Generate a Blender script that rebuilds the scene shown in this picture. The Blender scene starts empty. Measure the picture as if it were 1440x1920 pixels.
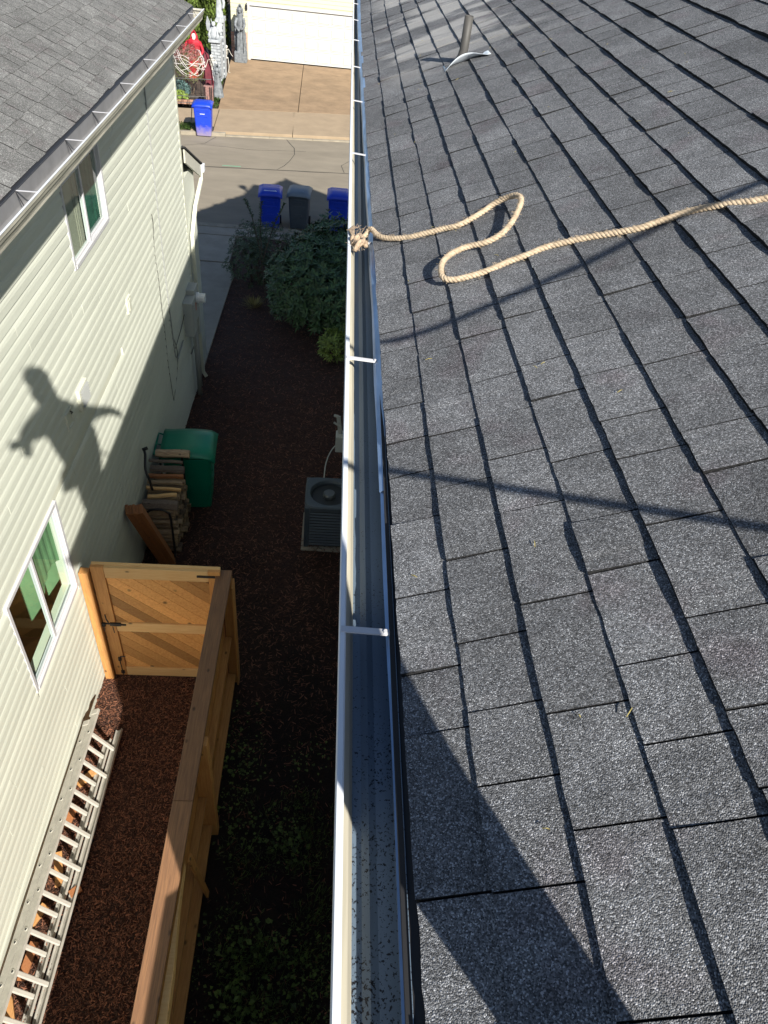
import bpy, bmesh, math, random
from mathutils import Vector, Matrix, noise
R_ = random.Random(7)
sc = bpy.context.scene
# ------------------------------------------------------------------ camera, sky, sun, exposure
cam_d = bpy.data.cameras.new('camera'); cam = bpy.data.objects.new('camera', cam_d)
sc.collection.objects.link(cam); sc.camera = cam
cam_d.sensor_fit = 'VERTICAL'; cam_d.sensor_height = 36.0; cam_d.lens = 36.0 * 1387 / 1920
cam_d.clip_start = 0.02; cam_d.clip_end = 1500
cam.matrix_world = Matrix(((0.9952461, -0.05055779, -0.08324125, 0), (-0.02773946, 0.67214838, -0.73989667, 0),
                           (0.09335802, 0.73868834, 0.66755061, 0), (0, 0, 0, 1)))
SK, SR = 2.03, 1.64                                  # sunlight travels (-1, SK, -SR)
sdir = Vector((-1, SK, -SR)).normalized()
w = bpy.data.worlds.new('World'); sc.world = w; w.use_nodes = True
wn = w.node_tree.nodes; wl = w.node_tree.links
for n in list(wn): wn.remove(n)
sky = wn.new('ShaderNodeTexSky'); sky.sky_type = 'NISHITA'; sky.sun_disc = False
sky.sun_elevation = math.asin(-sdir.z); sky.sun_rotation = math.atan2(1, -SK)
sky.air_density = 1.0; sky.dust_density = 0.6; sky.ozone_density = 1.5
bg = wn.new('ShaderNodeBackground'); bg.inputs[1].default_value = 0.062
wo = wn.new('ShaderNodeOutputWorld'); wl.new(sky.outputs[0], bg.inputs[0]); wl.new(bg.outputs[0], wo.inputs[0])
sd = bpy.data.lights.new('sun', 'SUN'); sd.energy = 5.0; sd.angle = math.radians(0.53); sd.color = (1.0, 0.95, 0.86)
sun = bpy.data.objects.new('sun', sd); sc.collection.objects.link(sun)
sun.rotation_euler = sdir.to_track_quat('-Z', 'Y').to_euler()
sc.view_settings.view_transform = 'Standard'; sc.view_settings.look = 'None'
sc.view_settings.exposure = 0.85; sc.view_settings.gamma = 1.0; sc.view_settings.use_curve_mapping = False
sc.cycles.max_bounces = 8; sc.cycles.diffuse_bounces = 4; sc.cycles.transparent_max_bounces = 12

# ------------------------------------------------------------------ helpers
COL = sc.collection
class MB:
    def __init__(s): s.v = []; s.f = []; s.t = []
    def add(s, vs, fs, tone=0.5):
        o = len(s.v); s.v += [tuple(p) for p in vs]
        for f in fs: s.f.append([i + o for i in f]); s.t.append(tone)
    def box(s, x0, x1, y0, y1, z0, z1, tone=0.5):
        s.add([(x0,y0,z0),(x1,y0,z0),(x1,y1,z0),(x0,y1,z0),(x0,y0,z1),(x1,y0,z1),(x1,y1,z1),(x0,y1,z1)],
              [(3,2,1,0),(4,5,6,7),(0,1,5,4),(1,2,6,5),(2,3,7,6),(3,0,4,7)], tone)
    def obox(s, c, ax, ay, az, tone=0.5):          # centre and three half-axis vectors
        c = Vector(c); ax = Vector(ax); ay = Vector(ay); az = Vector(az)
        vs = [c-ax-ay-az, c+ax-ay-az, c+ax+ay-az, c-ax+ay-az, c-ax-ay+az, c+ax-ay+az, c+ax+ay+az, c-ax+ay+az]
        s.add(vs, [(3,2,1,0),(4,5,6,7),(0,1,5,4),(1,2,6,5),(2,3,7,6),(3,0,4,7)], tone)
    def beam(s, a, b, w, h, up=(0,0,1), tone=0.5):
        a = Vector(a); b = Vector(b); d = (b-a); l = d.length; d.normalize()
        u = Vector(up); x = d.cross(u).normalized(); u = x.cross(d).normalized()
        s.obox((a+b)/2, x*w/2, d*l/2, u*h/2, tone)
    def prism(s, poly, ax, off, tone=0.5):         # poly: 3D points, extruded by off
        off = Vector(off); p = [Vector(q) for q in poly]; n = len(p)
        s.add(p + [q+off for q in p], [list(range(n))[::-1], [n+i for i in range(n)]] + [(i,(i+1)%n,n+(i+1)%n,n+i) for i in range(n)], tone)
    def tube(s, pts, r, n=8, caps=True, tone=0.5):
        pts = [Vector(p) for p in pts]; m = len(pts)
        rr = r if isinstance(r, (list, tuple)) else [r]*m
        vs = []; ref = None
        for i, p in enumerate(pts):
            d = (pts[min(i+1,m-1)] - pts[max(i-1,0)])
            if d.length < 1e-9: d = Vector((0,0,1))
            d.normalize()
            if ref is None: ref = d.orthogonal().normalized()
            ref = (ref - d*ref.dot(d))
            if ref.length < 1e-6: ref = d.orthogonal()
            ref.normalize(); b = d.cross(ref)
            for k in range(n):
                a = 2*math.pi*k/n; vs.append(p + (ref*math.cos(a) + b*math.sin(a))*rr[i])
        fs = [(i*n+k, i*n+(k+1)%n, (i+1)*n+(k+1)%n, (i+1)*n+k) for i in range(m-1) for k in range(n)]
        if caps: fs += [list(range(n))[::-1], [(m-1)*n+k for k in range(n)]]
        s.add(vs, fs, tone)
    def lathe(s, c, prof, n=20, tone=0.5):          # prof: (radius, z)
        c = Vector(c); vs = []
        for r, z in prof:
            for k in range(n):
                a = 2*math.pi*k/n; vs.append(c + Vector((r*math.cos(a), r*math.sin(a), z)))
        m = len(prof)
        s.add(vs, [(i*n+k, i*n+(k+1)%n, (i+1)*n+(k+1)%n, (i+1)*n+k) for i in range(m-1) for k in range(n)] +
              [list(range(n))[::-1], [(m-1)*n+k for k in range(n)]], tone)
    def extr(s, prof, y0, y1, segs=1, tone=0.5):     # profile (x,z) polyline as a sheet along y
        n = len(prof); vs = [(x, y0+(y1-y0)*i/segs, z) for i in range(segs+1) for x, z in prof]
        s.add(vs, [(i*n+k, i*n+k+1, (i+1)*n+k+1, (i+1)*n+k) for i in range(segs) for k in range(n-1)], tone)
    def build(s, name, mat, parent=None, loc=None, smooth=False, bevel=0, solid=0, kind=None, tones=False):
        me = bpy.data.meshes.new(name)
        L = wloc(parent) if parent else Vector(loc or (0,0,0))
        me.from_pydata([(p[0]-L.x, p[1]-L.y, p[2]-L.z) for p in s.v], [], s.f)
        if tones:
            at = me.attributes.new('tone', 'FLOAT', 'FACE'); at.data.foreach_set('value', s.t)
        me.materials.append(mat)
        if smooth: me.polygons.foreach_set('use_smooth', [True]*len(me.polygons))
        o = bpy.data.objects.new(name, me); COL.objects.link(o)
        if parent: o.parent = parent
        else: o.location = L
        if solid:
            m = o.modifiers.new('solid', 'SOLIDIFY'); m.thickness = solid; m.offset = 0
        if bevel:
            m = o.modifiers.new('bevel', 'BEVEL'); m.width = bevel; m.segments = 2; m.limit_method = 'ANGLE'; m.angle_limit = math.radians(40)
        if kind: o['kind'] = kind
        return o
def wloc(o):
    L = Vector((0,0,0))
    while o is not None: L = L + o.location; o = o.parent
    return L
def tag(o, label, cat, group=None, kind=None):
    o['label'] = label; o['category'] = cat
    if group: o['group'] = group
    if kind: o['kind'] = kind
    return o
def thing(name, label, cat, loc=(0,0,0), group=None, rz=0):
    o = bpy.data.objects.new(name, None); COL.objects.link(o); o.location = loc; o.empty_display_size = 0.1
    o.rotation_euler = (0,0,rz); tag(o, label, cat, group); return o
def copy_tree(o, parent=None):
    c = o.copy(); COL.objects.link(c); c.parent = parent
    for ch in list(o.children): copy_tree(ch, c)
    return c
def T(x, y): return Vector((x, y, 0))

# ------------------------------------------------------------------ materials
def mat(name, col, rough=0.7, metal=0.0, var=0.0, scale=5.0, bump=0.0, bscale=60.0, spec=0.5, tone=0.0, stretch=None, col2=None, detail=4, rnd=0.0, dist=0.01):
    m = bpy.data.materials.new(name); m.use_nodes = True; N = m.node_tree.nodes; L = m.node_tree.links
    b = N['Principled BSDF']; b.inputs['Roughness'].default_value = rough; b.inputs['Metallic'].default_value = metal
    b.inputs['Specular IOR Level'].default_value = spec
    geo = N.new('ShaderNodeNewGeometry'); vec = geo.outputs['Position']
    if stretch:
        mp = N.new('ShaderNodeMapping'); mp.inputs['Scale'].default_value = stretch; L.new(vec, mp.inputs[0]); vec = mp.outputs[0]
    c = (*col, 1); cur = None
    if var or col2:
        nz = N.new('ShaderNodeTexNoise'); nz.inputs['Scale'].default_value = scale; nz.inputs['Detail'].default_value = detail
        nz.inputs['Roughness'].default_value = 0.62; L.new(vec, nz.inputs['Vector'])
        r = N.new('ShaderNodeValToRGB'); r.color_ramp.elements[0].position = 0.32; r.color_ramp.elements[1].position = 0.68
        if col2: a_, b_ = (*col2, 1), c
        else: a_ = tuple(x*(1-var) for x in col) + (1,); b_ = tuple(min(1, x*(1+var)) for x in col) + (1,)
        r.color_ramp.elements[0].color = a_; r.color_ramp.elements[1].color = b_
        L.new(nz.outputs['Fac'], r.inputs[0]); cur = r.outputs[0]
    def mul(cur, fac_socket, amt):
        mr = N.new('ShaderNodeMapRange'); mr.inputs[3].default_value = 1-amt; mr.inputs[4].default_value = 1+amt
        L.new(fac_socket, mr.inputs[0]); mx = N.new('ShaderNodeMix'); mx.data_type = 'RGBA'; mx.blend_type = 'MULTIPLY'; mx.inputs[0].default_value = 1
        if cur is None: mx.inputs[6].default_value = c
        else: L.new(cur, mx.inputs[6])
        L.new(mr.outputs[0], mx.inputs[7]); return mx.outputs[2]
    if tone:
        at = N.new('ShaderNodeAttribute'); at.attribute_name = 'tone'; cur = mul(cur, at.outputs['Fac'], tone)
    if rnd:
        oi = N.new('ShaderNodeObjectInfo'); cur = mul(cur, oi.outputs['Random'], rnd)
    if cur is None: b.inputs['Base Color'].default_value = c
    else: L.new(cur, b.inputs['Base Color'])
    if bump:
        nb = N.new('ShaderNodeTexNoise'); nb.inputs['Scale'].default_value = bscale; nb.inputs['Detail'].default_value = 5; L.new(vec, nb.inputs['Vector'])
        bp = N.new('ShaderNodeBump'); bp.inputs['Strength'].default_value = bump; bp.inputs['Distance'].default_value = dist
        L.new(nb.outputs['Fac'], bp.inputs['Height']); L.new(bp.outputs[0], b.inputs['Normal'])
    m['cur'] = 0
    return m
def shingle_mat(name, dark, light, patch=False, gscale=330.0, tone=0.16, warm=(1,1,1)):
    m = bpy.data.materials.new(name); m.use_nodes = True; N = m.node_tree.nodes; L = m.node_tree.links
    b = N['Principled BSDF']; b.inputs['Roughness'].default_value = 0.9; b.inputs['Specular IOR Level'].default_value = 0.25
    geo = N.new('ShaderNodeNewGeometry'); pos = geo.outputs['Position']
    vo = N.new('ShaderNodeTexVoronoi'); vo.inputs['Scale'].default_value = gscale; L.new(pos, vo.inputs['Vector'])
    sep = N.new('ShaderNodeSeparateColor'); L.new(vo.outputs['Color'], sep.inputs[0])
    rp = N.new('ShaderNodeValToRGB'); e = rp.color_ramp.elements
    e[0].position = 0.0; e[0].color = tuple(dark*w_*0.45 for w_ in warm)+(1,); e[1].position = 1.0; e[1].color = tuple(light*w_*2.0 for w_ in warm)+(1,)
    for p_, v_ in ((0.3, dark), (0.62, (dark+light)/2), (0.86, light)):
        q = e.new(p_); q.color = tuple(v_*w_ for w_ in warm)+(1,)
    L.new(sep.outputs[0], rp.inputs[0]); cur = rp.outputs[0]
    def mulv(cur, sock):
        mx = N.new('ShaderNodeMix'); mx.data_type = 'RGBA'; mx.blend_type = 'MULTIPLY'; mx.inputs[0].default_value = 1
        L.new(cur, mx.inputs[6]); L.new(sock, mx.inputs[7]); return mx.outputs[2]
    def rng(sock, a, b_, lo=0.0, hi=1.0):
        mr = N.new('ShaderNodeMapRange'); mr.inputs[1].default_value = lo; mr.inputs[2].default_value = hi
        mr.inputs[3].default_value = a; mr.inputs[4].default_value = b_; L.new(sock, mr.inputs[0]); return mr.outputs[0]
    at = N.new('ShaderNodeAttribute'); at.attribute_name = 'tone'; tr_ = rng(at.outputs['Fac'], 1-tone, 1+tone); tr_.node.clamp = False
    mxx = N.new('ShaderNodeMath'); mxx.operation = 'MAXIMUM'; L.new(tr_, mxx.inputs[0]); mxx.inputs[1].default_value = 0.12; cur = mulv(cur, mxx.outputs[0])
    for s_, a_ in ((3.0, 0.16), (14.0, 0.14)):
        nz = N.new('ShaderNodeTexNoise'); nz.inputs['Scale'].default_value = s_; nz.inputs['Detail'].default_value = 5; L.new(pos, nz.inputs['Vector'])
        cur = mulv(cur, rng(nz.outputs['Fac'], 1-a_, 1+a_, 0.3, 0.7))
    # faint purple/brown blotches
    nz = N.new('ShaderNodeTexNoise'); nz.inputs['Scale'].default_value = 5.5; nz.inputs['Detail'].default_value = 3; L.new(pos, nz.inputs['Vector'])
    mx = N.new('ShaderNodeMix'); mx.data_type = 'RGBA'; mx.blend_type = 'MULTIPLY'; L.new(rng(nz.outputs['Fac'], 0, 0.5, 0.56, 0.74), mx.inputs[0])
    L.new(cur, mx.inputs[6]); mx.inputs[7].default_value = (0.85, 0.68, 0.72, 1); cur = mx.outputs[2]
    if patch:      # pale chalky patch with streaks above the vent pipe
        mp = N.new('ShaderNodeMapping'); mp.inputs['Scale'].default_value = (1.1, 3.4, 1.1); mp.inputs['Location'].default_value = (2.2, .7, 0); mp.inputs['Rotation'].default_value = (0, 0, -0.18); L.new(pos, mp.inputs[0])
        n2 = N.new('ShaderNodeTexNoise'); n2.inputs['Scale'].default_value = 1.0; n2.inputs['Detail'].default_value = 3; n2.inputs['Roughness'].default_value = 0.45; L.new(mp.outputs[0], n2.inputs['Vector'])
        sx = N.new('ShaderNodeSeparateXYZ'); L.new(pos, sx.inputs[0])
        a1 = rng(sx.outputs['Y'], 0, 1, 5.3, 6.0); a2 = rng(sx.outputs['X'], 1, 0, 1.25, 1.7); a3 = rng(sx.outputs['X'], 0, 1, 0.20, 0.4)
        a5 = rng(sx.outputs['Y'], 1, 0, 11, 12)
        f = rng(n2.outputs['Fac'], 0, 1, 0.47, 0.54)
        for a_ in (a1, a2, a3, a5):
            q = N.new('ShaderNodeMath'); q.operation = 'MULTIPLY'; L.new(f, q.inputs[0]); L.new(a_, q.inputs[1]); f = q.outputs[0]
        q = N.new('ShaderNodeMath'); q.operation = 'MULTIPLY'; L.new(f, q.inputs[0]); q.inputs[1].default_value = 0.5; f = q.outputs[0]
        mx = N.new('ShaderNodeMix'); mx.data_type = 'RGBA'; L.new(f, mx.inputs[0]); L.new(cur, mx.inputs[6]); mx.inputs[7].default_value = (0.52, 0.51, 0.49, 1); cur = mx.outputs[2]
    L.new(cur, b.inputs['Base Color'])
    bp = N.new('ShaderNodeBump'); bp.inputs['Strength'].default_value = 0.9; bp.inputs['Distance'].default_value = 0.0022
    L.new(vo.outputs['Distance'], bp.inputs['Height']); bp.invert = True
    L.new(bp.outputs[0], b.inputs['Normal'])
    return m
M = {}
M['shingle'] = shingle_mat('roof granules', 0.094, 0.222, patch=True, tone=.12, warm=(.975,1,1.05), gscale=430)
M['nshingle'] = shingle_mat('neighbour roof granules', 0.125, 0.195, gscale=240, tone=0.11, warm=(1, 1, .97))
M['deck'] = mat('roof underlay', (0.02,0.02,0.022), 0.95)
M['siding'] = mat('cream siding', (0.59,0.61,0.53), 0.55, var=0.07, scale=3, bump=0.12, bscale=90, stretch=(1,.15,1), rnd=0.02, dist=.004)
M['trim'] = mat('cream trim', (0.60,0.61,0.51), 0.5, var=0.06, scale=4)
M['vinyl'] = mat('white vinyl', (0.54,0.54,0.56), 0.35, var=0.03, scale=8)
M['gutter'] = mat('white gutter paint', (0.66,0.69,0.73), 0.42, var=0.06, scale=9, stretch=(1,.3,1))
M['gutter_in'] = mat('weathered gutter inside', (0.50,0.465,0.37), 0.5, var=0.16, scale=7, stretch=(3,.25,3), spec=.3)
M['gutter_old'] = mat('weathered gutter', (0.50,0.48,0.40), 0.6, col2=(0.24,0.23,0.19), scale=5, stretch=(4,.5,7))
M['drip'] = mat('galvanised drip edge', (0.24,0.34,0.50), 0.35, metal=0.55, var=0.25, scale=5, stretch=(3,.8,3))  # blue in this colour stands for sky reflected in the metal
M['fascia'] = mat('fascia paint', (0.50,0.49,0.42), 0.6, var=.1)
M['glass'] = None
M['dark'] = mat('dark void', (0.012,0.012,0.014), 0.9)
M['concrete'] = mat('old concrete', (0.30,0.27,0.22), 0.9, var=0.12, scale=2.5, bump=0.3, bscale=120, dist=.004)
M['drive'] = mat('tan aggregate concrete', (0.27,0.185,0.11), 0.9, var=0.2, scale=1.7, bump=0.4, bscale=90, detail=8, dist=.004)
M['walk'] = mat('tan pavement concrete', (0.31,0.235,0.155), 0.9, var=0.1, scale=2.0, bump=0.3, bscale=90, detail=8, dist=.004)
M['kerbm'] = mat('kerb concrete', (0.28,0.245,0.185), 0.9, var=0.18, scale=4)
M['asphalt'] = mat('worn asphalt', (0.22,0.19,0.145), 0.92, var=0.13, scale=1.3, bump=0.5, bscale=140, detail=10, stretch=(.5,1.2,1), dist=.004)
M['crack'] = mat('crack filler', (0.035,0.033,0.03), 0.9)
M['soil'] = mat('soil', (0.06,0.042,0.03), 0.95, var=.4, scale=3, bump=.6, bscale=30)
M['mulch'] = mat('bark mulch', (0.10,0.036,0.02), 0.95, col2=(0.018,0.007,0.005), scale=38, bump=1.0, bscale=60, detail=8, dist=.02)
M['chipdark'] = mat('damp bark chips', (0.17,0.075,0.05), 0.9, tone=0.85, var=.3, scale=60)  # second chip colour, used for the side yard
M['chip'] = mat('bark chips', (0.15,0.062,0.034), 0.9, tone=0.85, var=.3, scale=60)
M['darkmulch'] = mat('dark damp mulch', (0.085,0.036,0.025), 0.95, col2=(0.014,0.007,0.005), scale=38, bump=1.0, bscale=60, detail=8, dist=.02)
def yard_tone(m):  # multiplies the ground colour down in noisy patches towards low y
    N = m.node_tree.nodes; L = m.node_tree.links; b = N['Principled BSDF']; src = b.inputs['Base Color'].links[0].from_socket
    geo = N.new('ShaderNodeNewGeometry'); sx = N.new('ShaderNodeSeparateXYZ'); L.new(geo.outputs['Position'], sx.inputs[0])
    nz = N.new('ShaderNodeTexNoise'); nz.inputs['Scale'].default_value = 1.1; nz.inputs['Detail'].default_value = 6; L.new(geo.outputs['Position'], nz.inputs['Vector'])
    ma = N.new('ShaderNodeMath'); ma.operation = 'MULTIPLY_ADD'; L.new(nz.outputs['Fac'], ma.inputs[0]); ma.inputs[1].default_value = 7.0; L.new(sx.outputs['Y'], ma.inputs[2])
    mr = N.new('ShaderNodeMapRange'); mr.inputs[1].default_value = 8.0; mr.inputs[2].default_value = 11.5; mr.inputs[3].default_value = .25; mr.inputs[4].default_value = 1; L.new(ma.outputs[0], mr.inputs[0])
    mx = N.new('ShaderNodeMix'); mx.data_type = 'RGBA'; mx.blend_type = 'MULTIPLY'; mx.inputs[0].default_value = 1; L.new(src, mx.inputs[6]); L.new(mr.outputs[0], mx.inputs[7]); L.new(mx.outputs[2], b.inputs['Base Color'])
yard_tone(M['darkmulch'])
M['grass'] = mat('lawn grass', (0.09,0.17,0.03), 0.8, tone=0.4)
M['rhodo'] = mat('rhododendron leaves', (0.05,0.105,0.04), 0.55, tone=0.5, spec=.5)
M['leaf'] = mat('shrub leaves', (0.055,0.09,0.04), 0.55, tone=0.5)
M['brightleaf'] = mat('young yellow green leaves', (0.17,0.24,0.04), 0.5, tone=0.4)
M['weed'] = mat('weed leaves', (0.085,0.13,0.028), 0.6, tone=0.6)
M['straw'] = mat('straw blades', (0.30,0.25,0.08), 0.8, tone=0.4)
M['arbor'] = mat('arborvitae foliage', (0.10,0.15,0.025), 0.7, tone=0.5)
M['bark'] = mat('bark', (0.09,0.065,0.045), 0.9, var=.3, scale=20)
def wood(name, c1, c2, stretch, scale=9, rough=.6, rnd=.12, bump=.2):
    m = mat(name, c1, rough, col2=c2, scale=scale, stretch=stretch, rnd=rnd, bump=bump, bscale=40, detail=6, dist=.003)
    N = m.node_tree.nodes; L = m.node_tree.links; b = N['Principled BSDF']; src = b.inputs['Base Color'].links[0].from_socket
    geo = N.new('ShaderNodeNewGeometry'); mp = N.new('ShaderNodeMapping'); mn = min(stretch); mp.inputs['Scale'].default_value = tuple(.6 if v == mn else 1 for v in stretch)
    L.new(geo.outputs['Position'], mp.inputs[0]); vo = N.new('ShaderNodeTexVoronoi'); vo.inputs['Scale'].default_value = 7.5; L.new(mp.outputs[0], vo.inputs['Vector'])
    mr = N.new('ShaderNodeMapRange'); mr.inputs[1].default_value = .05; mr.inputs[2].default_value = .13; mr.inputs[3].default_value = .25; mr.inputs[4].default_value = 1; L.new(vo.outputs['Distance'], mr.inputs[0])
    mx = N.new('ShaderNodeMix'); mx.data_type = 'RGBA'; mx.blend_type = 'MULTIPLY'; mx.inputs[0].default_value = 1; L.new(src, mx.inputs[6]); L.new(mr.outputs[0], mx.inputs[7]); L.new(mx.outputs[2], b.inputs['Base Color'])
    return m
M['cedarV'] = wood('cedar upright grain', (0.58,0.30,0.095), (0.46,0.20,0.06), (9,9,.7))
M['cedarX'] = wood('pale cedar cross grain', (0.76,0.50,0.23), (0.68,0.40,0.16), (.7,9,9))
M['cedarY'] = wood('cedar long grain', (0.52,0.28,0.10), (0.36,0.17,0.06), (9,.7,9))
M['cap'] = wood('weathered cap board', (0.27,0.138,0.066), (0.14,0.072,0.040), (14,.5,14))
M['cedarD'] = wood('cedar diagonal board', (0.70,0.37,0.12), (0.56,0.25,0.075), (4.5,9,4.5), rnd=.42)
M['redboard'] = wood('red brown lumber', (0.36,0.15,0.055), (0.28,0.105,0.04), (9,9,.7))
M['endgrain'] = wood('pale end grain', (0.50,0.30,0.15), (0.36,0.2,0.09), (8,8,8))
M['logs'] = wood('split firewood', (0.42,0.31,0.19), (0.20,0.13,0.08), (1.4,14,14), rnd=.45, bump=.6)
M['logbark'] = wood('bark firewood', (0.20,0.155,0.12), (0.09,0.065,0.05), (4,18,18), rnd=.3, bump=.9)
M['black'] = mat('black metal', (0.018,0.018,0.02), 0.5)
M['alu'] = mat('aluminium', (0.42,0.40,0.35), 0.5, metal=0.15, var=0.12, scale=14)
M['aluw'] = mat('bright aluminium rung', (0.58,0.56,0.50), 0.5, metal=0.3, var=0.06, scale=20)
M['bluebin'] = mat('blue plastic', (0.008,0.045,0.52), 0.42, var=.08, scale=5)
M['dirtyblue'] = mat('dusty blue plastic', (0.008,0.045,0.52), 0.5, var=.08, scale=5)
M['greybin'] = mat('grey plastic', (0.07,0.085,0.10), 0.5, var=.08)
M['greybinlid'] = mat('grey plastic lid', (0.15,0.19,0.23), 0.5, var=.08)
M['greenbin'] = mat('green plastic', (0.0,0.20,0.12), 0.38, var=.08)
M['wheel'] = mat('black rubber', (0.02,0.02,0.02), 0.8)
M['labelw'] = mat('printed label', (0.75,0.78,0.8), 0.6)
M['scuff'] = mat('dirt scuffs', (0.48,0.43,0.5), 0.9, var=.1)
M['acbody'] = mat('condenser grey', (0.065,0.085,0.105), 0.5, var=.08, scale=6)
M['acdark'] = mat('condenser dark', (0.02,0.025,0.03), 0.6)
M['acfan'] = mat('fan metal', (0.12,0.135,0.14), 0.45, metal=.3)
M['meter'] = mat('meter box grey', (0.40,0.42,0.40), 0.5, var=.06)
M['pvc'] = mat('grey conduit', (0.30,0.31,0.30), 0.5)
M['cable'] = mat('dark cable', (0.10,0.10,0.09), 0.6)
M['orange'] = mat('orange sticker', (0.6,0.10,0.05), 0.5)
M['rope'] = mat('manila rope', (0.55,0.44,0.31), 0.9, col2=(0.36,0.28,0.19), scale=45, bump=.8, bscale=500, dist=.002)
M['ropedirty'] = mat('frayed manila', (0.50,0.38,0.26), 0.9, col2=(0.28,0.2,0.14), scale=80, bump=.8, bscale=300, dist=.003)
M['pipe'] = mat('grey vent pipe', (0.065,0.062,0.057), 0.6, var=.12, scale=9)
M['flash'] = mat('bent galvanised flashing', (0.66,0.72,0.78), 0.42, metal=.15, var=.12, scale=9)
M['stone'] = mat('grey sculpted stone', (0.22,0.24,0.255), 0.75, col2=(0.09,0.10,0.11), scale=9, bump=.6, bscale=25)
M['stonel'] = mat('pale grey stone', (0.43,0.46,0.48), 0.8, col2=(0.27,0.29,0.31), scale=7, bump=.4, bscale=30)
M['stonejoint'] = mat('dark mortar', (0.06,0.07,0.08), 0.9)
M['bone'] = mat('bone plastic', (0.66,0.63,0.55), 0.6, var=.1)
M['redrobe'] = mat('red cloth', (0.40,0.010,0.025), 0.7, var=.35, scale=7)
M['maroon'] = mat('maroon cloth', (0.11,0.01,0.02), 0.8, var=.3, scale=7)
M['web'] = mat('web cord', (0.72,0.68,0.66), 0.8)
M['brick'] = mat('brick', (0.36,0.20,0.14), 0.9, rnd=.2, tone=.35, var=.15, scale=8)
M['mortar'] = mat('mortar', (0.42,0.38,0.33), 0.9)
M['yellow'] = mat('pale yellow siding', (0.56,0.535,0.37), 0.6, var=.02)
M['door'] = mat('white garage door', (0.54,0.54,0.52), 0.45)
M['panelred'] = mat('dusty pink tombstone', (0.36,0.21,0.18), 0.85, col2=(.16,.08,.075), scale=16)
M['back_panel'] = mat('pale green wall', (0.14,0.25,0.13), 0.8, var=.25, scale=2)
M['beige'] = mat('beige blind', (0.33,0.30,0.25), 0.8, var=.04)
M['roomfloor'] = mat('brown room floor', (0.28,0.16,0.11), 0.6)
M['teal_reflection'] = mat('teal curtain', (0.025,0.10,0.07), 0.8, col2=(.01,.045,.035), scale=6)  # colour of greenery mirrored in the upper right pane
M['skin'] = mat('skin', (0.52,0.31,0.22), 0.55)
M['shirt'] = mat('grey work shirt', (0.16,0.18,0.2), 0.9)
M['jeans'] = mat('blue work trousers', (0.06,0.08,0.14), 0.9)
M['capcloth'] = mat('dark cap', (0.03,0.03,0.04), 0.9)
M['leather'] = mat('tan leather', (0.3,0.17,0.08), 0.7)
M['stainm'] = mat('oil stain', (0.15,0.115,0.08), 0.9, var=.3, scale=6)
M['paint'] = mat('green survey paint', (0.16,0.34,0.22), 0.9)
def glass_mat(tint=(0.9,1.0,0.95)):
    m = bpy.data.materials.new('window glass'); m.use_nodes = True; N = m.node_tree.nodes; L = m.node_tree.links
    for n in list(N): N.remove(n)
    o = N.new('ShaderNodeOutputMaterial'); tr = N.new('ShaderNodeBsdfTransparent'); tr.inputs[0].default_value = (*tint, 1)
    gl = N.new('ShaderNodeBsdfGlossy'); gl.inputs['Roughness'].default_value = 0.01
    fr = N.new('ShaderNodeFresnel'); fr.inputs[0].default_value = 1.55
    ge = N.new('ShaderNodeNewGeometry'); mb_ = N.new('ShaderNodeMix'); L.new(ge.outputs['Backfacing'], mb_.inputs[0]); L.new(fr.outputs[0], mb_.inputs[2]); mb_.inputs[3].default_value = .12
    mx = N.new('ShaderNodeMixShader'); L.new(mb_.outputs[0], mx.inputs[0]); L.new(tr.outputs[0], mx.inputs[1]); L.new(gl.outputs[0], mx.inputs[2])
    L.new(mx.outputs[0], o.inputs[0]); return m
M['glass'] = glass_mat()
def dust(m):
    N = m.node_tree.nodes; L = m.node_tree.links; b = N['Principled BSDF']; src = b.inputs['Base Color'].links[0].from_socket
    tc = N.new('ShaderNodeTexCoord'); sx = N.new('ShaderNodeSeparateXYZ'); L.new(tc.outputs['Object'], sx.inputs[0])
    nz = N.new('ShaderNodeTexNoise'); nz.inputs['Scale'].default_value = 9; L.new(tc.outputs['Object'], nz.inputs['Vector'])
    ma = N.new('ShaderNodeMath'); ma.operation = 'MULTIPLY_ADD'; L.new(nz.outputs['Fac'], ma.inputs[0]); ma.inputs[1].default_value = .35; L.new(sx.outputs['Z'], ma.inputs[2])
    mr = N.new('ShaderNodeMapRange'); mr.inputs[1].default_value = .25; mr.inputs[2].default_value = .56; mr.inputs[3].default_value = .8; mr.inputs[4].default_value = 0; L.new(ma.outputs[0], mr.inputs[0])
    mx = N.new('ShaderNodeMix'); mx.data_type = 'RGBA'; L.new(mr.outputs[0], mx.inputs[0]); L.new(src, mx.inputs[6]); mx.inputs[7].default_value = (.30,.24,.27,1); L.new(mx.outputs[2], b.inputs['Base Color'])
dust(M['dirtyblue'])
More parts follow.
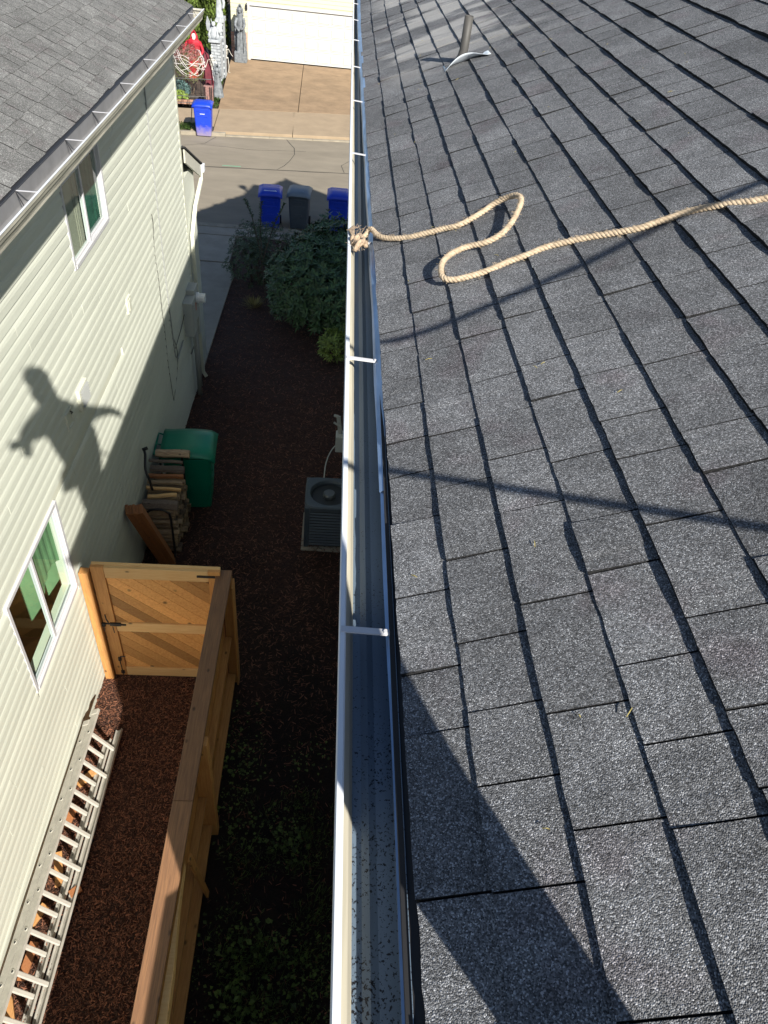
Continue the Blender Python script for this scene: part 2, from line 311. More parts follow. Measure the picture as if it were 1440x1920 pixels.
def speckle_mat():
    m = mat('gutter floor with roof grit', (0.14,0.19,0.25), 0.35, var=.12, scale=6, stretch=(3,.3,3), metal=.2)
    N = m.node_tree.nodes; L = m.node_tree.links; b = N['Principled BSDF']; src = b.inputs['Base Color'].links[0].from_socket
    geo = N.new('ShaderNodeNewGeometry')
    vo = N.new('ShaderNodeTexNoise'); vo.inputs['Scale'].default_value = 170; vo.inputs['Detail'].default_value = 3; vo.inputs['Roughness'].default_value = .7; L.new(geo.outputs['Position'], vo.inputs['Vector'])
    sx = N.new('ShaderNodeSeparateXYZ'); L.new(geo.outputs['Position'], sx.inputs[0])
    thr = N.new('ShaderNodeMapRange'); thr.inputs[1].default_value = 0.3; thr.inputs[2].default_value = 1.6; thr.inputs[3].default_value = 0.56; thr.inputs[4].default_value = 0.69; L.new(sx.outputs['Y'], thr.inputs[0])
    cl = N.new('ShaderNodeTexNoise'); cl.inputs['Scale'].default_value = 12; L.new(geo.outputs['Position'], cl.inputs['Vector'])
    s1 = N.new('ShaderNodeMath'); s1.operation = 'MULTIPLY_ADD'; L.new(cl.outputs['Fac'], s1.inputs[0]); s1.inputs[1].default_value = 0.22; L.new(vo.outputs['Fac'], s1.inputs[2])
    s3 = N.new('ShaderNodeMath'); s3.operation = 'SUBTRACT'; L.new(s1.outputs[0], s3.inputs[0]); s3.inputs[1].default_value = 0.11
    gt = N.new('ShaderNodeMath'); gt.operation = 'GREATER_THAN'; L.new(s3.outputs[0], gt.inputs[0]); L.new(thr.outputs[0], gt.inputs[1])
    mx = N.new('ShaderNodeMix'); mx.data_type = 'RGBA'; L.new(gt.outputs[0], mx.inputs[0]); L.new(src, mx.inputs[6]); mx.inputs[7].default_value = (0.015,0.015,0.018,1)
    L.new(mx.outputs[2], b.inputs['Base Color']); return m
M['gfloor'] = speckle_mat()

# ------------------------------------------------------------------ setting: ground, street, pavements
GZ = lambda y: -(7.0 + .05*min(max(y,-3),20.3))
def struct(o): o['kind'] = 'structure'; return o
mb = MB()
ys = [-120,-40,-3,19.9,19.94,29.0,200,500]; zs = [-6.85,-6.85,-6.85,-8.02,-8.10,-8.10,-8.10,-8.10]
xs = [-300,-40,-12,-6,0,6,12,40,300]
mb.add([(x,y,z-.04) for y,z in zip(ys,zs) for x in xs], [(j*9+i,j*9+i+1,(j+1)*9+i+1,(j+1)*9+i) for j in range(7) for i in range(8)])
struct(mb.build('ground', M['soil']))
def sheet(name, x0, x1, y0, y1, nx, ny, fz, m, amp=0.012, sc_=6):
    mb = MB(); vs = []
    for j in range(ny+1):
        for i in range(nx+1):
            x = x0+(x1-x0)*i/nx; y = y0+(y1-y0)*j/ny
            vs.append((x, y, fz(x,y) + amp*noise.noise(Vector((x*sc_, y*sc_, 1.3)))+amp*noise.noise(Vector((x*1.3, y*1.3, 4)))))
    mb.add(vs, [(j*(nx+1)+i, j*(nx+1)+i+1, (j+1)*(nx+1)+i+1, (j+1)*(nx+1)+i) for j in range(ny) for i in range(nx)])
    return struct(mb.build(name, m, smooth=True))
sheet('mulch_bed', -2.42, -0.93, -3, 5.15, 60, 300, lambda x,y: GZ(y)+.004, M['mulch'])
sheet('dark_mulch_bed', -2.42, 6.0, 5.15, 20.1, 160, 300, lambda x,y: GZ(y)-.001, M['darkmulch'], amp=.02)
M['blacksoil'] = mat('damp black soil', (0.022,0.015,0.010), 0.95, col2=(0.007,0.005,0.004), scale=30, bump=1, bscale=50, dist=.02)
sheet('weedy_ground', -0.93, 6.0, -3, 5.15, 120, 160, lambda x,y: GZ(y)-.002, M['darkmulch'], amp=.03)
# near concrete path and drive
def slab(name, poly, z0, th, m, zf=None):
    mb = MB(); n = len(poly); top = [(x, y, (zf(y) if zf else z0)) for x, y in poly]; bot = [(x, y, z-th) for x, y, z in top]
    mb.add(top+bot, [list(range(n)), [n+i for i in range(n)][::-1]] + [(i, n+i, n+(i+1)%n, (i+1)%n) for i in range(n)])
    return struct(mb.build(name, m, bevel=0.008))
pf = lambda y: GZ(y)+.035
slab('path', [(-2.36,11.78),(-2.345,11.9),(-2.345,16.7),(-2.52,17.35),(-9,17.35),(-9,11.9),(-2.36,11.9)], 0, .12, M['concrete'], pf)
slab('near_driveway', [(-2.54,17.42),(-2.62,19.2),(-9,19.2),(-9,17.42)], 0, .12, M['concrete'], pf)
slab('near_pavement', [(-2.4,19.25),(-1.2,19.25),(6,19.25),(9,19.25),(9,19.8),(-9,19.8),(-9,19.25)], 0, .12, M['concrete'], pf)
slab('near_kerb', [(-12,19.81),(12,19.81),(12,20.03),(-12,20.03)], -7.945, .2, M['kerbm'])
FZ = -7.93
fy = lambda x: 28.72+.145*x
mb = MB(); mb.add([(-60,19.95,-8.05),(60,19.95,-8.05),(60,fy(8)+.1,-8.05),(8,fy(8)+.1,-8.05),(-12,fy(-12)+.1,-8.05),(-60,fy(-12)+.1,-8.05)], [(0,1,2,3,4,5)])
struct(mb.build('street', M['asphalt']))
def strip(name, pts, wd, z, m, seg=.4, jit=.02):
    mb = MB(); L_ = []
    for a, b in zip(pts, pts[1:]):
        n = max(1, int((Vector(b)-Vector(a)).length/seg))
        for i in range(n): L_.append(Vector(a).lerp(Vector(b), i/n))
    L_.append(Vector(pts[-1])); rr = random.Random(len(pts)*7+int(wd*1e4))
    L_ = [p+Vector((rr.uniform(-jit,jit), rr.uniform(-jit,jit))) for p in L_]
    vs = []
    for i, p in enumerate(L_):
        d = (L_[min(i+1,len(L_)-1)]-L_[max(i-1,0)]).normalized(); nn = Vector((-d.y,d.x))*wd*rr.uniform(.3,.65)
        vs += [(p.x-nn.x,p.y-nn.y,z),(p.x+nn.x,p.y+nn.y,z)]
    mb.add(vs, [(2*i,2*i+1,2*i+3,2*i+2) for i in range(len(L_)-1)])
    return struct(mb.build(name, m))
strip('road_seam', [(-12,23.9),(-4.4,24.71),(.33,25.25),(8,26.1)], .045, -8.046, M['crack'], jit=.012)
strip('road_crack', [(-1.95,25.02),(-1.7,26.0),(-1.5,26.7),(-1.6,27.4),(-1.9,28.3)], .022, -8.046, M['crack'], jit=.05)
strip('road_crack', [(-5.4,26.5),(-4.6,27.0),(-4.3,27.8)], .018, -8.046, M['crack'], jit=.05)
strip('road_crack', [(-4.7,26.9),(-3,26.8),(-1.2,27.1)], .015, -8.046, M['crack'], jit=.03)
strip('road_crack', [(.2,25.3),(.1,26.0),(.35,26.6)], .018, -8.046, M['crack'], jit=.05)
strip('road_mark', [(-3.7,24.95),(-3.15,25.0)], .09, -8.045, M['paint'], jit=.02)
mb = MB()
for i in range(14):
    x0 = -10+i*1.5; x1 = x0+1.49
    h = .035 if x0 > -5.0 else .11
    mb.prism([(x0,fy(x0)-.16,-8.10),(x1,fy(x1)-.16,-8.10),(x1,fy(x1),-8.10),(x0,fy(x0),-8.10)], None, (0,0,.05+h))
struct(mb.build('far_kerb', M['kerbm'], bevel=.01))
# far pavement in slabs with joints
def far_slab(name, a, b, c, d, m, z=FZ):
    mb = MB(); mb.prism([(*a,z-.1),(*b,z-.1),(*c,z-.1),(*d,z-.1)], None, (0,0,.1)); return struct(mb.build(name, m, bevel=.006))
dvy = lambda x: 31.72+.18*x
J = [-4.45,-1.72,1.1,4]
for x0, x1 in zip(J, J[1:]): far_slab('far_pavement', (x0+.01,fy(x0)+.02), (x1-.01,fy(x1)+.02), (x1-.01-.1,dvy(x1)-.02), (x0+.01-.15,dvy(x0)-.02), M['walk'])
far_slab('far_pavement', (-4.47,fy(-4.47)+.02), (-4.62,dvy(-4.47)-.02), (-5.6,dvy(-5.6)-.08), (-5.2,fy(-5.2)+.05), M['walk'])
far_slab('far_pavement', (-5.3,fy(-5.2)+.9), (-5.55,dvy(-5.6)-.1), (-12,dvy(-12)+.2), (-12,fy(-12)+1.2), M['walk'])
JX = [(-4.66,-5.22),(-1.70,-1.90),(1.3,1.3),(4.2,4.2)]
for (a, b), (c, d) in zip(JX, JX[1:]):
    far_slab('far_driveway', (a+.012,dvy(a)+.02), (c-.012,dvy(c)+.02), (d-.012+(c-d)*.15,38.05), (b+.012+(a-b)*.15,38.05), M['drive'])
    far_slab('far_driveway', (b+.012+(a-b)*.15,38.07), (d-.012+(c-d)*.15,38.07), (d-.012,39.4), (b+.012,39.4), M['drive'])

# ------------------------------------------------------------------ scattered stuff
def leafquad(mb, c, d, up, l, wd, tone, fold=.25):
    d = d.normalized(); s = d.cross(up)
    if s.length < 1e-4: s = d.orthogonal()
    s.normalize(); n = s.cross(d)
    a = c; m_ = c+d*l*.5+n*l*.04; t = c+d*l
    mb.add([a, m_+s*wd*.5+n*wd*fold, t, m_-s*wd*.5+n*wd*fold, m_], [(0,1,4),(1,2,4),(2,3,4),(3,0,4)], tone)
rr = random.Random(3)
def chips(n, area, ok=None, smin=.015, smax=.05):
    mb = MB()
    for _ in range(n):
        x = rr.uniform(area[0],area[1]); y = rr.uniform(area[2],area[3])
        if ok and not ok(x,y): continue
        l = rr.uniform(smin,smax); wd = rr.uniform(.002,.006); a = rr.uniform(0,math.pi); e = rr.uniform(-.5,.5)
        d = Vector((math.cos(a)*math.cos(e),math.sin(a)*math.cos(e),math.sin(e))); s = Vector((-math.sin(a),math.cos(a),rr.uniform(-.3,.3))).normalized(); n_ = d.cross(s)
        c = Vector((x,y,GZ(y)+.012+rr.uniform(0,.015)))
        t = rr.random()**2.0 if rr.random() > .03 else 1.9
        vs = [c-d*l/2-s*wd, c-d*l/2+s*wd, c+d*l/2+s*wd*.6, c+d*l/2-s*wd*.6]
        mb.add(vs+[c+n_*wd*.8], [(0,3,2,1),(0,1,4),(1,2,4),(2,3,4),(3,0,4)], t)
    return mb
o = chips(42000, (-2.36,-.98,.8,5.05)).build('bark_chips', M['chip'], kind='stuff', tones=True); tag(o, 'reddish bark mulch chips covering the ground between the pale house wall and the fence', 'mulch', kind='stuff')
o = chips(42000, (-2.36,.5,1.5,16.5), lambda x,y: (rr.random() < 1.3-y/16) if y > 6 else (rr.random() < .25+.12*(y-1.5)*(y>4) and (x > -.85 or y > 5.2)), .02, .07).build('bark_chips', M['chipdark'], kind='stuff', tones=True)
tag(o, 'dark shaded bark mulch chips covering the side yard beyond the gate', 'mulch', kind='stuff')
mb = MB()
def clump(cx, cy, r, n, l, kind_):
    for _ in range(n):
        a = rr.uniform(0,6.28); q = r*math.sqrt(rr.random()); x = cx+q*math.cos(a); y = cy+q*math.sin(a)
        z = GZ(y)+.02+rr.uniform(0,.05)
        if kind_ == 'blade':
            d = Vector((rr.uniform(-.6,.6),rr.uniform(-.6,.6),1)); leafquad(mb, Vector((x,y,z)), d, Vector((rr.random(),rr.random(),.1)), l*rr.uniform(.6,1.3), .008, rr.random(), 0)
        else:
            d = Vector((rr.uniform(-1,1),rr.uniform(-1,1),rr.uniform(0,.5))); ll = l*rr.uniform(.5,1.2); leafquad(mb, Vector((x,y,z+rr.uniform(0,.05))), d, Vector((0,0,1)), ll, ll*.75, rr.random())
for _ in range(330):
    x = rr.uniform(-.8,.35); y = rr.uniform(.9,4.6)
    if noise.noise(Vector((x*1.6,y*1.3,3))) < -.12+.16*(y-2.2)*.5: continue
    clump(x, y, rr.uniform(.08,.3), rr.randint(5,16), rr.uniform(.015,.05), 'leaf')
for _ in range(60):
    x = rr.uniform(-.75,.3); y = rr.uniform(.9,3.6); clump(x, y, rr.uniform(.08,.18), 50, rr.uniform(.06,.13), 'blade')
for cx, cy, q in ((-.45,2.0,.3),(-.3,1.65,.35),(-.5,1.5,.2),(-.15,3.1,.22)):
    clump(cx, cy, q, 45, .06, 'leaf'); clump(cx+.1, cy-.1, q, 200, .12, 'blade')
o = mb.build('weeds', M['weed'], kind='stuff', tones=True); tag(o, 'low dark green weeds and grass on the shaded ground right of the fence', 'weeds', kind='stuff')
mb = MB()
for _ in range(2600):
    x = rr.uniform(-7.5,-4.85); y = fy(x)+rr.uniform(.02,.85)
    d = Vector((rr.uniform(-.5,.5),rr.uniform(-.5,.5),1)); leafquad(mb, Vector((x,y,FZ-.03)), d, Vector((1,rr.random(),0)), .09, .03, rr.random(), 0)
for _ in range(1500):
    t = rr.random(); y = 30.9+t*6.5; x = -4.70-.075*(y-31)-rr.uniform(0,.28)
    d = Vector((rr.uniform(-.5,.5),rr.uniform(-.5,.5),1)); leafquad(mb, Vector((x,y,FZ-.03)), d, Vector((1,rr.random(),0)), .09, .03, rr.random(), 0)
o = mb.build('grass', M['grass'], kind='stuff', tones=True); tag(o, 'short green grass strip between kerb, pavement and tan driveway across the street', 'grass', kind='stuff')

# ------------------------------------------------------------------ shingled roofs
P = 5.5/12; CA = 1/math.hypot(1,P); SA = P*CA
def shingle_piece(mb, y0, y1, s0f, s1f, to3, T, rnd, tone, segs=5, lift=0):
    vs = []; f = []
    for k in range(segs+1):
        y = y0+(y1-y0)*k/segs; js = rnd.uniform(-.0013,.0013) if 0 < k < segs else rnd.uniform(-.001,.001)
        cz = lift*math.sin(math.pi*k/segs)+rnd.uniform(-.0012,.0012)
        s0 = s0f(y)+js; s1 = s1f(y)+.012
        vs += [to3(s0,y,.0005), to3(s0,y,T+cz), to3(s1,y,.0022)]
    for k in range(segs):
        a = 3*k; b = a+3; f += [(a,a+1,b+1,b),(a+1,a+2,b+2,b+1)]
    f += [(0,2,1),(3*segs,3*segs+1,3*segs+2)]
    mb.add(vs, f, tone)
    ntot = len(mb.t)-len(f)
    for i in range(len(f)):
        if (i < 2*segs and i%2 == 0) or i >= 2*segs: mb.t[ntot+i] = -4.0      # dark cut edges
def shingle_field(parent, sfun, ncourse, ya, yb, to3, Tm, mtl, rank, limit=290, wmin=.13, wmax=.30, flip=False, cut=None, y_off=0, gap=.0042, jog=.0012, fieldname='shingle_field'):
    rnd = random.Random(11); pcs = []
    for c in range(ncourse):
        y = ya-rnd.uniform(0,.2)
        while y < yb:
            wd = rnd.uniform(wmin,wmax); y0 = max(y,ya); y1 = min(y+wd-gap,yb); y += wd
            if y1-y0 < .02: continue
            if cut and not cut(c,(y0+y1)/2): continue
            pcs.append((c,y0,y1,Tm*(rnd.uniform(.6,.75) if rnd.random() < .3 else rnd.uniform(.88,1.15)),rnd.random(),rnd.choice((0,0,0,.002,.005)) if Tm > .008 else 0,rnd.choice((0,0,-1,1))*jog))
    pcs.sort(key=lambda p: rank(p)); rest = MB()
    for i, (c,y0,y1,T_,tn,lf,jg) in enumerate(pcs):
        mb = MB() if i < limit else rest
        rn2 = random.Random(int(c*977+y0*1313)); rn2.seed(c*1000+int(y0*100))
        shingle_piece(mb, y0, y1, lambda y: sfun(c,y)+jg, lambda y: sfun(c+1,y)+.004, to3, T_, rn2, tn, segs=6 if i < limit else 3, lift=lf)
        if flip: mb.f[-(0):] = mb.f[-(0):]
        if i < limit: mb.build('shingle', mtl, parent, tones=True)
    if rest.v: rest.build(fieldname, mtl, parent, tones=True, kind='stuff')

XE, ZE = .159, -1.27
house = thing('house', 'grey shingled roof with its gutter filling the right side of the view', 'house', (3.4,5,-7.2))
Sn = [.016,.141,.283,.431,.575,.733,.895,1.05,1.20,1.365,1.535,1.71,1.90,2.09,2.27,2.44,2.6,2.76,2.92,3.08,3.24,3.40,3.545]
def s1(c, y): return Sn[min(c,len(Sn)-1)] - (.009*(min(y,8)-2) if c < 21 else 0)
def to1(s, y, n): return (XE+s*CA-n*SA, y, ZE+s*SA+n*CA)
RY0, RYE, RYR = -.02, 12.5, 14.0                     # back edge, eave end, ridge end
def yend(s): return RYE+(RYR-RYE)*min(1,max(0,s/3.56))
roof = MB(); sR = 3.56
a = to1(0.01,RY0,-.002); 
mb = MB()
deckpts = [to1(.0,RY0,-.003), to1(2.0,RY0,-.003), to1(2.0,-1.6,-.003), to1(sR,-1.6,-.003), to1(sR,RYR,-.003), to1(0,RYE,-.003)]
mb.prism(deckpts, None, (0,0,-.016))
xr, zr = to1(sR,0,-.003)[0], to1(sR,0,-.003)[2]
mb.prism([(xr+.001,-1.6,zr),(xr+3.3,-1.6,zr-3.3*P),(xr+3.3,12.5,zr-3.3*P),(xr+.001,RYR,zr)], None, (0,0,-.016))
rf = mb.build('roof', M['deck'], house)
shingle_field(rf, s1, 22, RY0, 13.9, to1, .0145, M['shingle'], rank=lambda p: math.hypot((p[1]+p[2])/2-.3, Sn[p[0]]*1.0+.0) + (0 if Sn[p[0]] < .8+.55*p[2] and p[2] > .2 else 30) + (0 if True else 0),
              cut=lambda c,y: y < yend(Sn[c]) and not (y < -.0 and Sn[c] < 2.0))
mb = MB(); mb.tube([(xr,-1.6,zr+.02),(xr,RYR,zr+.02)], .05, 6); mb.build('ridge_cap', M['shingle'], rf, tones=True)
mb = MB()                                             # far slope of the roof as one field
for k in range(22):
    x0 = xr+.15*k; mb.add([(x0,-1.6,zr-(x0-xr)*P+.003),(x0+.17,-1.6,zr-(x0+.17-xr)*P+.012),(x0+.17,13,zr-(x0+.17-xr)*P+.012),(x0,13,zr-(x0-xr)*P+.003)],[(0,1,2,3)], .5)
mb.build('far_slope', M['shingle'], rf, tones=True, kind='stuff')
# drip edge: two lengths, the far one lapping over the near one
for (y0,y1,dz,dx) in ((-.02,1.53,0,0),(1.5,12.5,.004,-.003)):
    mb = MB(); n = 40; prof = [(.156,-1.318),(.157,-1.292),(.150,-1.288),(.158,-1.281),(.172,-1.271),(.186,-1.268)]
    vs = []
    for i in range(n+1):
        y = y0+(y1-y0)*i/n; e = -.009*(min(y,8)-2)
        for x,z in prof: vs.append((x+dx+(e if x > .155 else e*.5)+.0015*math.sin(y*7+x*60), y, z+dz+.002*math.sin(y*5+x*90)))
    k = len(prof); mb.add(vs, [(i*k+j,i*k+j+1,(i+1)*k+j+1,(i+1)*k+j) for i in range(n) for j in range(k-1)])
    mb.build('drip_edge', M['drip'], house, solid=.0012)
# gutter
g = bpy.data.objects.new('gutter', None); COL.objects.link(g); g.parent = house; g.location = (.1-3.4, 6-5, -1.3+7.2)
def gutter(root, x0, sgn, z0, y0, y1, m_out, m_in, m_floor, wd=.118):
    Z = lambda v: z0+v; X = lambda v: x0+sgn*v
    parts = [('gutter_lip', [(.012,-.012),(.012,-.004),(.009,0),(.0,0),(-.002,-.004),(-.002,-.022)], m_out),
             ('gutter_front', [(-.002,-.022),(.006,-.032),(.010,-.055),(.022,-.072),(.030,-.10),(.030,-.118)], m_out),
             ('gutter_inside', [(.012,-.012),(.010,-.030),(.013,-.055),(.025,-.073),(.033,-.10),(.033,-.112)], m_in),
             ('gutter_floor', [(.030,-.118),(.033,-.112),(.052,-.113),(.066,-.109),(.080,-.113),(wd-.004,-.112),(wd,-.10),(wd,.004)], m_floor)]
    for nm, prof, mm in parts:
        mb = MB(); pr = [(X(a),Z(b)) for a,b in prof]; mb.extr(pr, y0, y1, 24)
        mb.build(nm, mm, root, solid=.0012)
    for ye in (y0,y1):
        mb = MB(); mb.prism([(X(-.002),ye,Z(0)),(X(.006),ye,Z(-.032)),(X(.022),ye,Z(-.072)),(X(.03),ye,Z(-.118)),(X(wd),ye,Z(-.118)),(X(wd),ye,Z(0))], None, (0,.0015,0)); mb.build('gutter_end_cap', m_out, root)
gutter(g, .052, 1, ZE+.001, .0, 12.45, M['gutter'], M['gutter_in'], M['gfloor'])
def hanger(root, x0, sgn, z0, y, wd, m):
    mb = MB()
    for a,b in (((.002,.002),(wd-.004,-.008)),): mb.beam((x0+sgn*a[0],y,z0+a[1]),(x0+sgn*b[0],y+.002,z0+b[1]), .016, .004)
    
    mb.lathe((x0+sgn*(wd-.02),y,z0-.004),[(.004,0),(.004,.005)],6)
    mb.build('gutter_hanger', m, root)
for y in (1.02,2.16,3.13,4.33,5.44,6.43,7.44,8.4,9.35,10.3,11.2): hanger(g, .052, 1, ZE, y, .118, M['vinyl'])
# fascia, soffit, walls of our house (with a lower wing behind the camera)
mb = MB(); mb.box(.172,.192,.0,12.4,-1.46,-1.283); mb.build('fascia', M['fascia'], house)
mb = MB(); mb.box(.192,.5,.0,12.4,-1.45,-1.435); mb.build('soffit', M['trim'], house)
ow = MB(); ow.box(.47,.5,.03,12.3,-7.9,-1.452)
ow.box(.5,6.6,12.2,12.3,-8.2,-1.4); ow.box(.5,6.6,.03,.1,-7.4,-1.45)
ow.box(.19,.469,.03,2.6,-4.15,-1.47)  # unseen bay added to keep sun off the gate and fence cap
wallo = ow.build('wall', M['siding'], house)
for k in range(50):
    z = -1.57-.114*k; mb = MB(); mb.prism([(.468,.04,z),(.456,.04,z),(.466,.04,z+.116),(.468,.04,z+.116)], None, (0,12.2,0)); mb.build('siding_plank', M['siding'], wallo)
wing = MB(); wing.box(.3,6.5,-13,-.05,-7.2,-3.97); wing.build('rear_wing', M['siding'], house)
mb = MB(); mb.prism([(.06,-13,-3.86),(3.3,-13,-2.45),(6.6,-13,-3.86),(6.6,-13,-3.96),(3.3,-13,-2.55),(.06,-13,-3.96)], None, (0,13,0)); mb.build('rear_wing_roof', M['shingle'], house, tones=True)

mb = MB(); mb.tube([(2.1,13.1,-.42),(2.1,13.1,.06)],.05,12); mb.tube([(2.1,13.1,.06),(2.1,13.1,.16)],.11,12); mb.build('added_roof_vent', M['pipe'], house)  # unseen, added to cast a blob in the street shadow
mb = MB(); mb.prism([(2.35,13.5,-.35),(2.85,13.5,-.05),(2.35,13.5,.05),(2.0,13.5,-.35)], None, (0,-.6,0)); mb.build('added_roof_saddle', M['deck'], house)  # unseen, added to cast the small second peak of the street shadow
# vent pipe and its bent flashing
vb = Vector(to1(.66,5.47,0))
mb = MB(); bx, by, bz = .755, 5.49, -1.01
mb.tube([(bx-.045,by-.01,bz-.05),(bx-.03,by,bz+.0),(bx-.008,by,bz+.04),(bx,by,bz+.08),(bx+.004,by,bz+.265)], .0265, 20, caps=False)
vp = mb.build('vent_pipe', M['pipe'], house, smooth=True, solid=.003)
mb = MB()
def fl(u, v):     # sheet about the pipe: u along the slope, v along the eave; its lower side is bent up
    s = .52+u*.30; y = 5.36+v*.16
    n = .006+.055*max(0,1-v*1.6)**1.5*math.sin(math.pi*min(1,u*1.05))+.02*max(0,u-.8)*3*(1-v)
    y2 = y+.03*math.sin(math.pi*u)*(1-v)
    return to1(s+.01, y2-.05*(u-.4), n)
nu, nv = 14, 8
mb.add([fl(i/nu,j/nv) for j in range(nv+1) for i in range(nu+1)], [(j*(nu+1)+i,j*(nu+1)+i+1,(j+1)*(nu+1)+i+1,(j+1)*(nu+1)+i) for j in range(nv) for i in range(nu)])
mb.build('pipe_flashing', M['flash'], house, smooth=True, solid=.0015)
# litter on the roof
mb = MB(); lc = Vector(to1(.335,.278,.006)); mb.lathe(lc,[(.001,-.001),(.007,.0),(.0075,.002),(.004,.003)],10)
o = mb.build('leaf', M['leather'], loc=lc); tag(o, 'small brown dried leaf lying on the shaded shingles near the gutter', 'leaf')

mb = MB(); rl = random.Random(31)
for _ in range(60):
    s_ = rl.uniform(.05,2.2); y_ = rl.uniform(.4,7); p0 = Vector(to1(s_,y_,.015)); a = rl.uniform(0,6.28); l = rl.uniform(.006,.022)
    p1 = Vector(to1(s_+l*math.cos(a),y_+l*math.sin(a),.017)); mb.tube([p0,(p0+p1)/2+Vector((0,0,.002)),p1],[.0008,.0012,.0006],4)
o = mb.build('debris', M['straw'], kind='stuff', tones=True); tag(o, 'tiny dry needles and twigs scattered over the grey shingles', 'debris', kind='stuff')
# ------------------------------------------------------------------ rope
def roofpt(x, y, n=.016): 
    s = (x-XE)/CA; p = to1(s,y,n); return Vector((p[0],p[1],p[2]))
rope_px = [(.098,3.10,-1.262,0),(.125,3.13,-1.255,0),(.165,3.14,0,.05),(.20,3.08,0,.03),(.25,3.07,0,.016),(.32,3.06,0,.016),(.40,3.055,0,.018),(.47,3.07,0,.02),(.54,3.07,0,.02),(.60,3.06,0,.03),(.66,3.05,0,.05),(.70,3.02,0,.06),(.725,2.98,0,.06),(.735,2.92,0,.05),(.71,2.84,0,.04),(.67,2.76,0,.03),(.62,2.70,0,.03)]
del rope_px
rp = [(.098,3.13,-1.262),(.125,3.16,-1.254),(.165,3.165,.045),(.201,3.08,.03),(.284,3.02,.018),(.366,2.99,.018),(.427,2.975,.018),(.486,2.955,.018),(.537,2.965,.02),(.59,2.985,.025),(.632,2.995,.035),(.68,2.975,.05),(.714,2.935,.06),(.722,2.88,.06),(.70,2.81,.055),(.662,2.74,.045),(.618,2.70,.035),(.564,2.69,.03),(.51,2.705,.03),(.466,2.69,.035),(.43,2.645,.045),(.407,2.585,.05),(.402,2.51,.04),(.435,2.482,.03),(.511,2.481,.022),(.565,2.488,.02),(.619,2.504,.018),(.681,2.508,.018),(.742,2.517,.018),(.823,2.498,.018),(.878,2.479,.018),(.93,2.457,.018),(1.003,2.429,.018),(1.051,2.428,.018),(1.098,2.428,.018),(1.153,2.429,.018),(1.202,2.416,.018),(1.254,2.39,.018),(1.292,2.369,.018),(1.343,2.348,.018),(1.6,2.3,.018),(2.2,2.25,.018),(3.0,2.2,.018),(3.38,2.2,.03)]
pts = [Vector(p) if p[2] < 0 else roofpt(p[0], p[1], p[2]) for p in rp]
def cat_rom(pts, step):
    out = []
    for i in range(len(pts)-1):
        a = pts[max(i-1,0)]; b = pts[i]; c = pts[i+1]; d = pts[min(i+2,len(pts)-1)]
        n = max(1,int((c-b).length/step))
        for k in range(n):
            t = k/n; out.append(.5*((2*b)+(c-a)*t+(2*a-5*b+4*c-d)*t*t+(3*b-a-3*c+d)*t**3))
    out.append(pts[-1]); return out
def twisted(mb, pts, r, so, pitch, n=6, strands=3, step=.006):
    P_ = cat_rom(pts, step); L_ = 0; fr = []
    ref = Vector((0,0,1))
    for i, p in enumerate(P_):
        if i: L_ += (p-P_[i-1]).length
        d = (P_[min(i+1,len(P_)-1)]-P_[max(i-1,0)]).normalized(); ref = (ref-d*ref.dot(d)).normalized(); fr.append((p,ref.copy(),d.cross(ref),L_))
    for k in range(strands):
        mb.tube([p+(a*math.cos(2*math.pi*(l/pitch+k/strands))+b*math.sin(2*math.pi*(l/pitch+k/strands)))*so for p,a,b,l in fr], r, n)
rope = thing('rope', 'thick tan twisted rope looping across the grey roof from the gutter hanger', 'rope', (.16,3.13,-1.26))
mb = MB(); twisted(mb, pts, .0070, .0050, .040, step=.004); mb.build('rope_length', M['rope'], rope, smooth=True)
mb = MB(); q_ = cat_rom(pts[2:40], .01)
for p in q_:
    for _ in range(3):
        d = Vector((R_.gauss(0,1),R_.gauss(0,1),R_.gauss(0,1))).normalized(); a = p+d*.011; mb.tube([a, a+d*.004+Vector((R_.uniform(-.008,.008),R_.uniform(-.008,.008),.001)), a+d*.002+Vector((R_.uniform(-.014,.014),R_.uniform(-.014,.014),0))], .0005, 3, caps=False)
mb.build('loose_fibres', M['rope'], rope, kind='stuff')
mb = MB()                                             # wraps round the hanger and the frayed end
for k in range(4):                                     # wraps round the hanger strap
    mb.tube([Vector((.070+.014*k+.003*math.sin(a*2), 3.13+.017*math.cos(a), -1.268+.016*math.sin(a))) for a in [i*.5 for i in range(14)]], .0078, 7)
for k,(a,b,c_) in enumerate((((.066,3.14),(.095,3.06),(.13,3.10)),((.07,3.09),(.10,3.14),(.128,3.06)),((.085,3.045),(.115,3.07),(.11,3.13)),((.08,3.02),(.10,3.05),(.13,3.09)))):
    mb.tube(cat_rom([Vector((*a,-1.268)),Vector((*b,-1.250+.004*k)),Vector((*c_,-1.262))],.008), .0095, 7)
for k in range(5):                                     # unlaid end lying along the lip
    e = -1.5+k*.6; mb.tube(cat_rom([Vector((.078,3.13,-1.26)),Vector((.070+.004*e,3.18,-1.258)),Vector((.067+.008*e,3.235+.01*k,-1.264))],.01), .0052, 5)
mb.build('knot', M['ropedirty'], rope, smooth=True)
mb = MB()
for k in range(46):
    b = Vector((.085+R_.uniform(-.02,.03),3.06+R_.uniform(-.06,.2),-1.258)); d = Vector((R_.uniform(-1,1),R_.uniform(-.6,1),R_.uniform(0,.7)))*R_.uniform(.015,.04)
    mb.tube([b,b+d*.5,b+d+Vector((0,0,-.004))],.0009,3)
mb.build('frayed_fibres', M['ropedirty'], rope, kind='stuff')

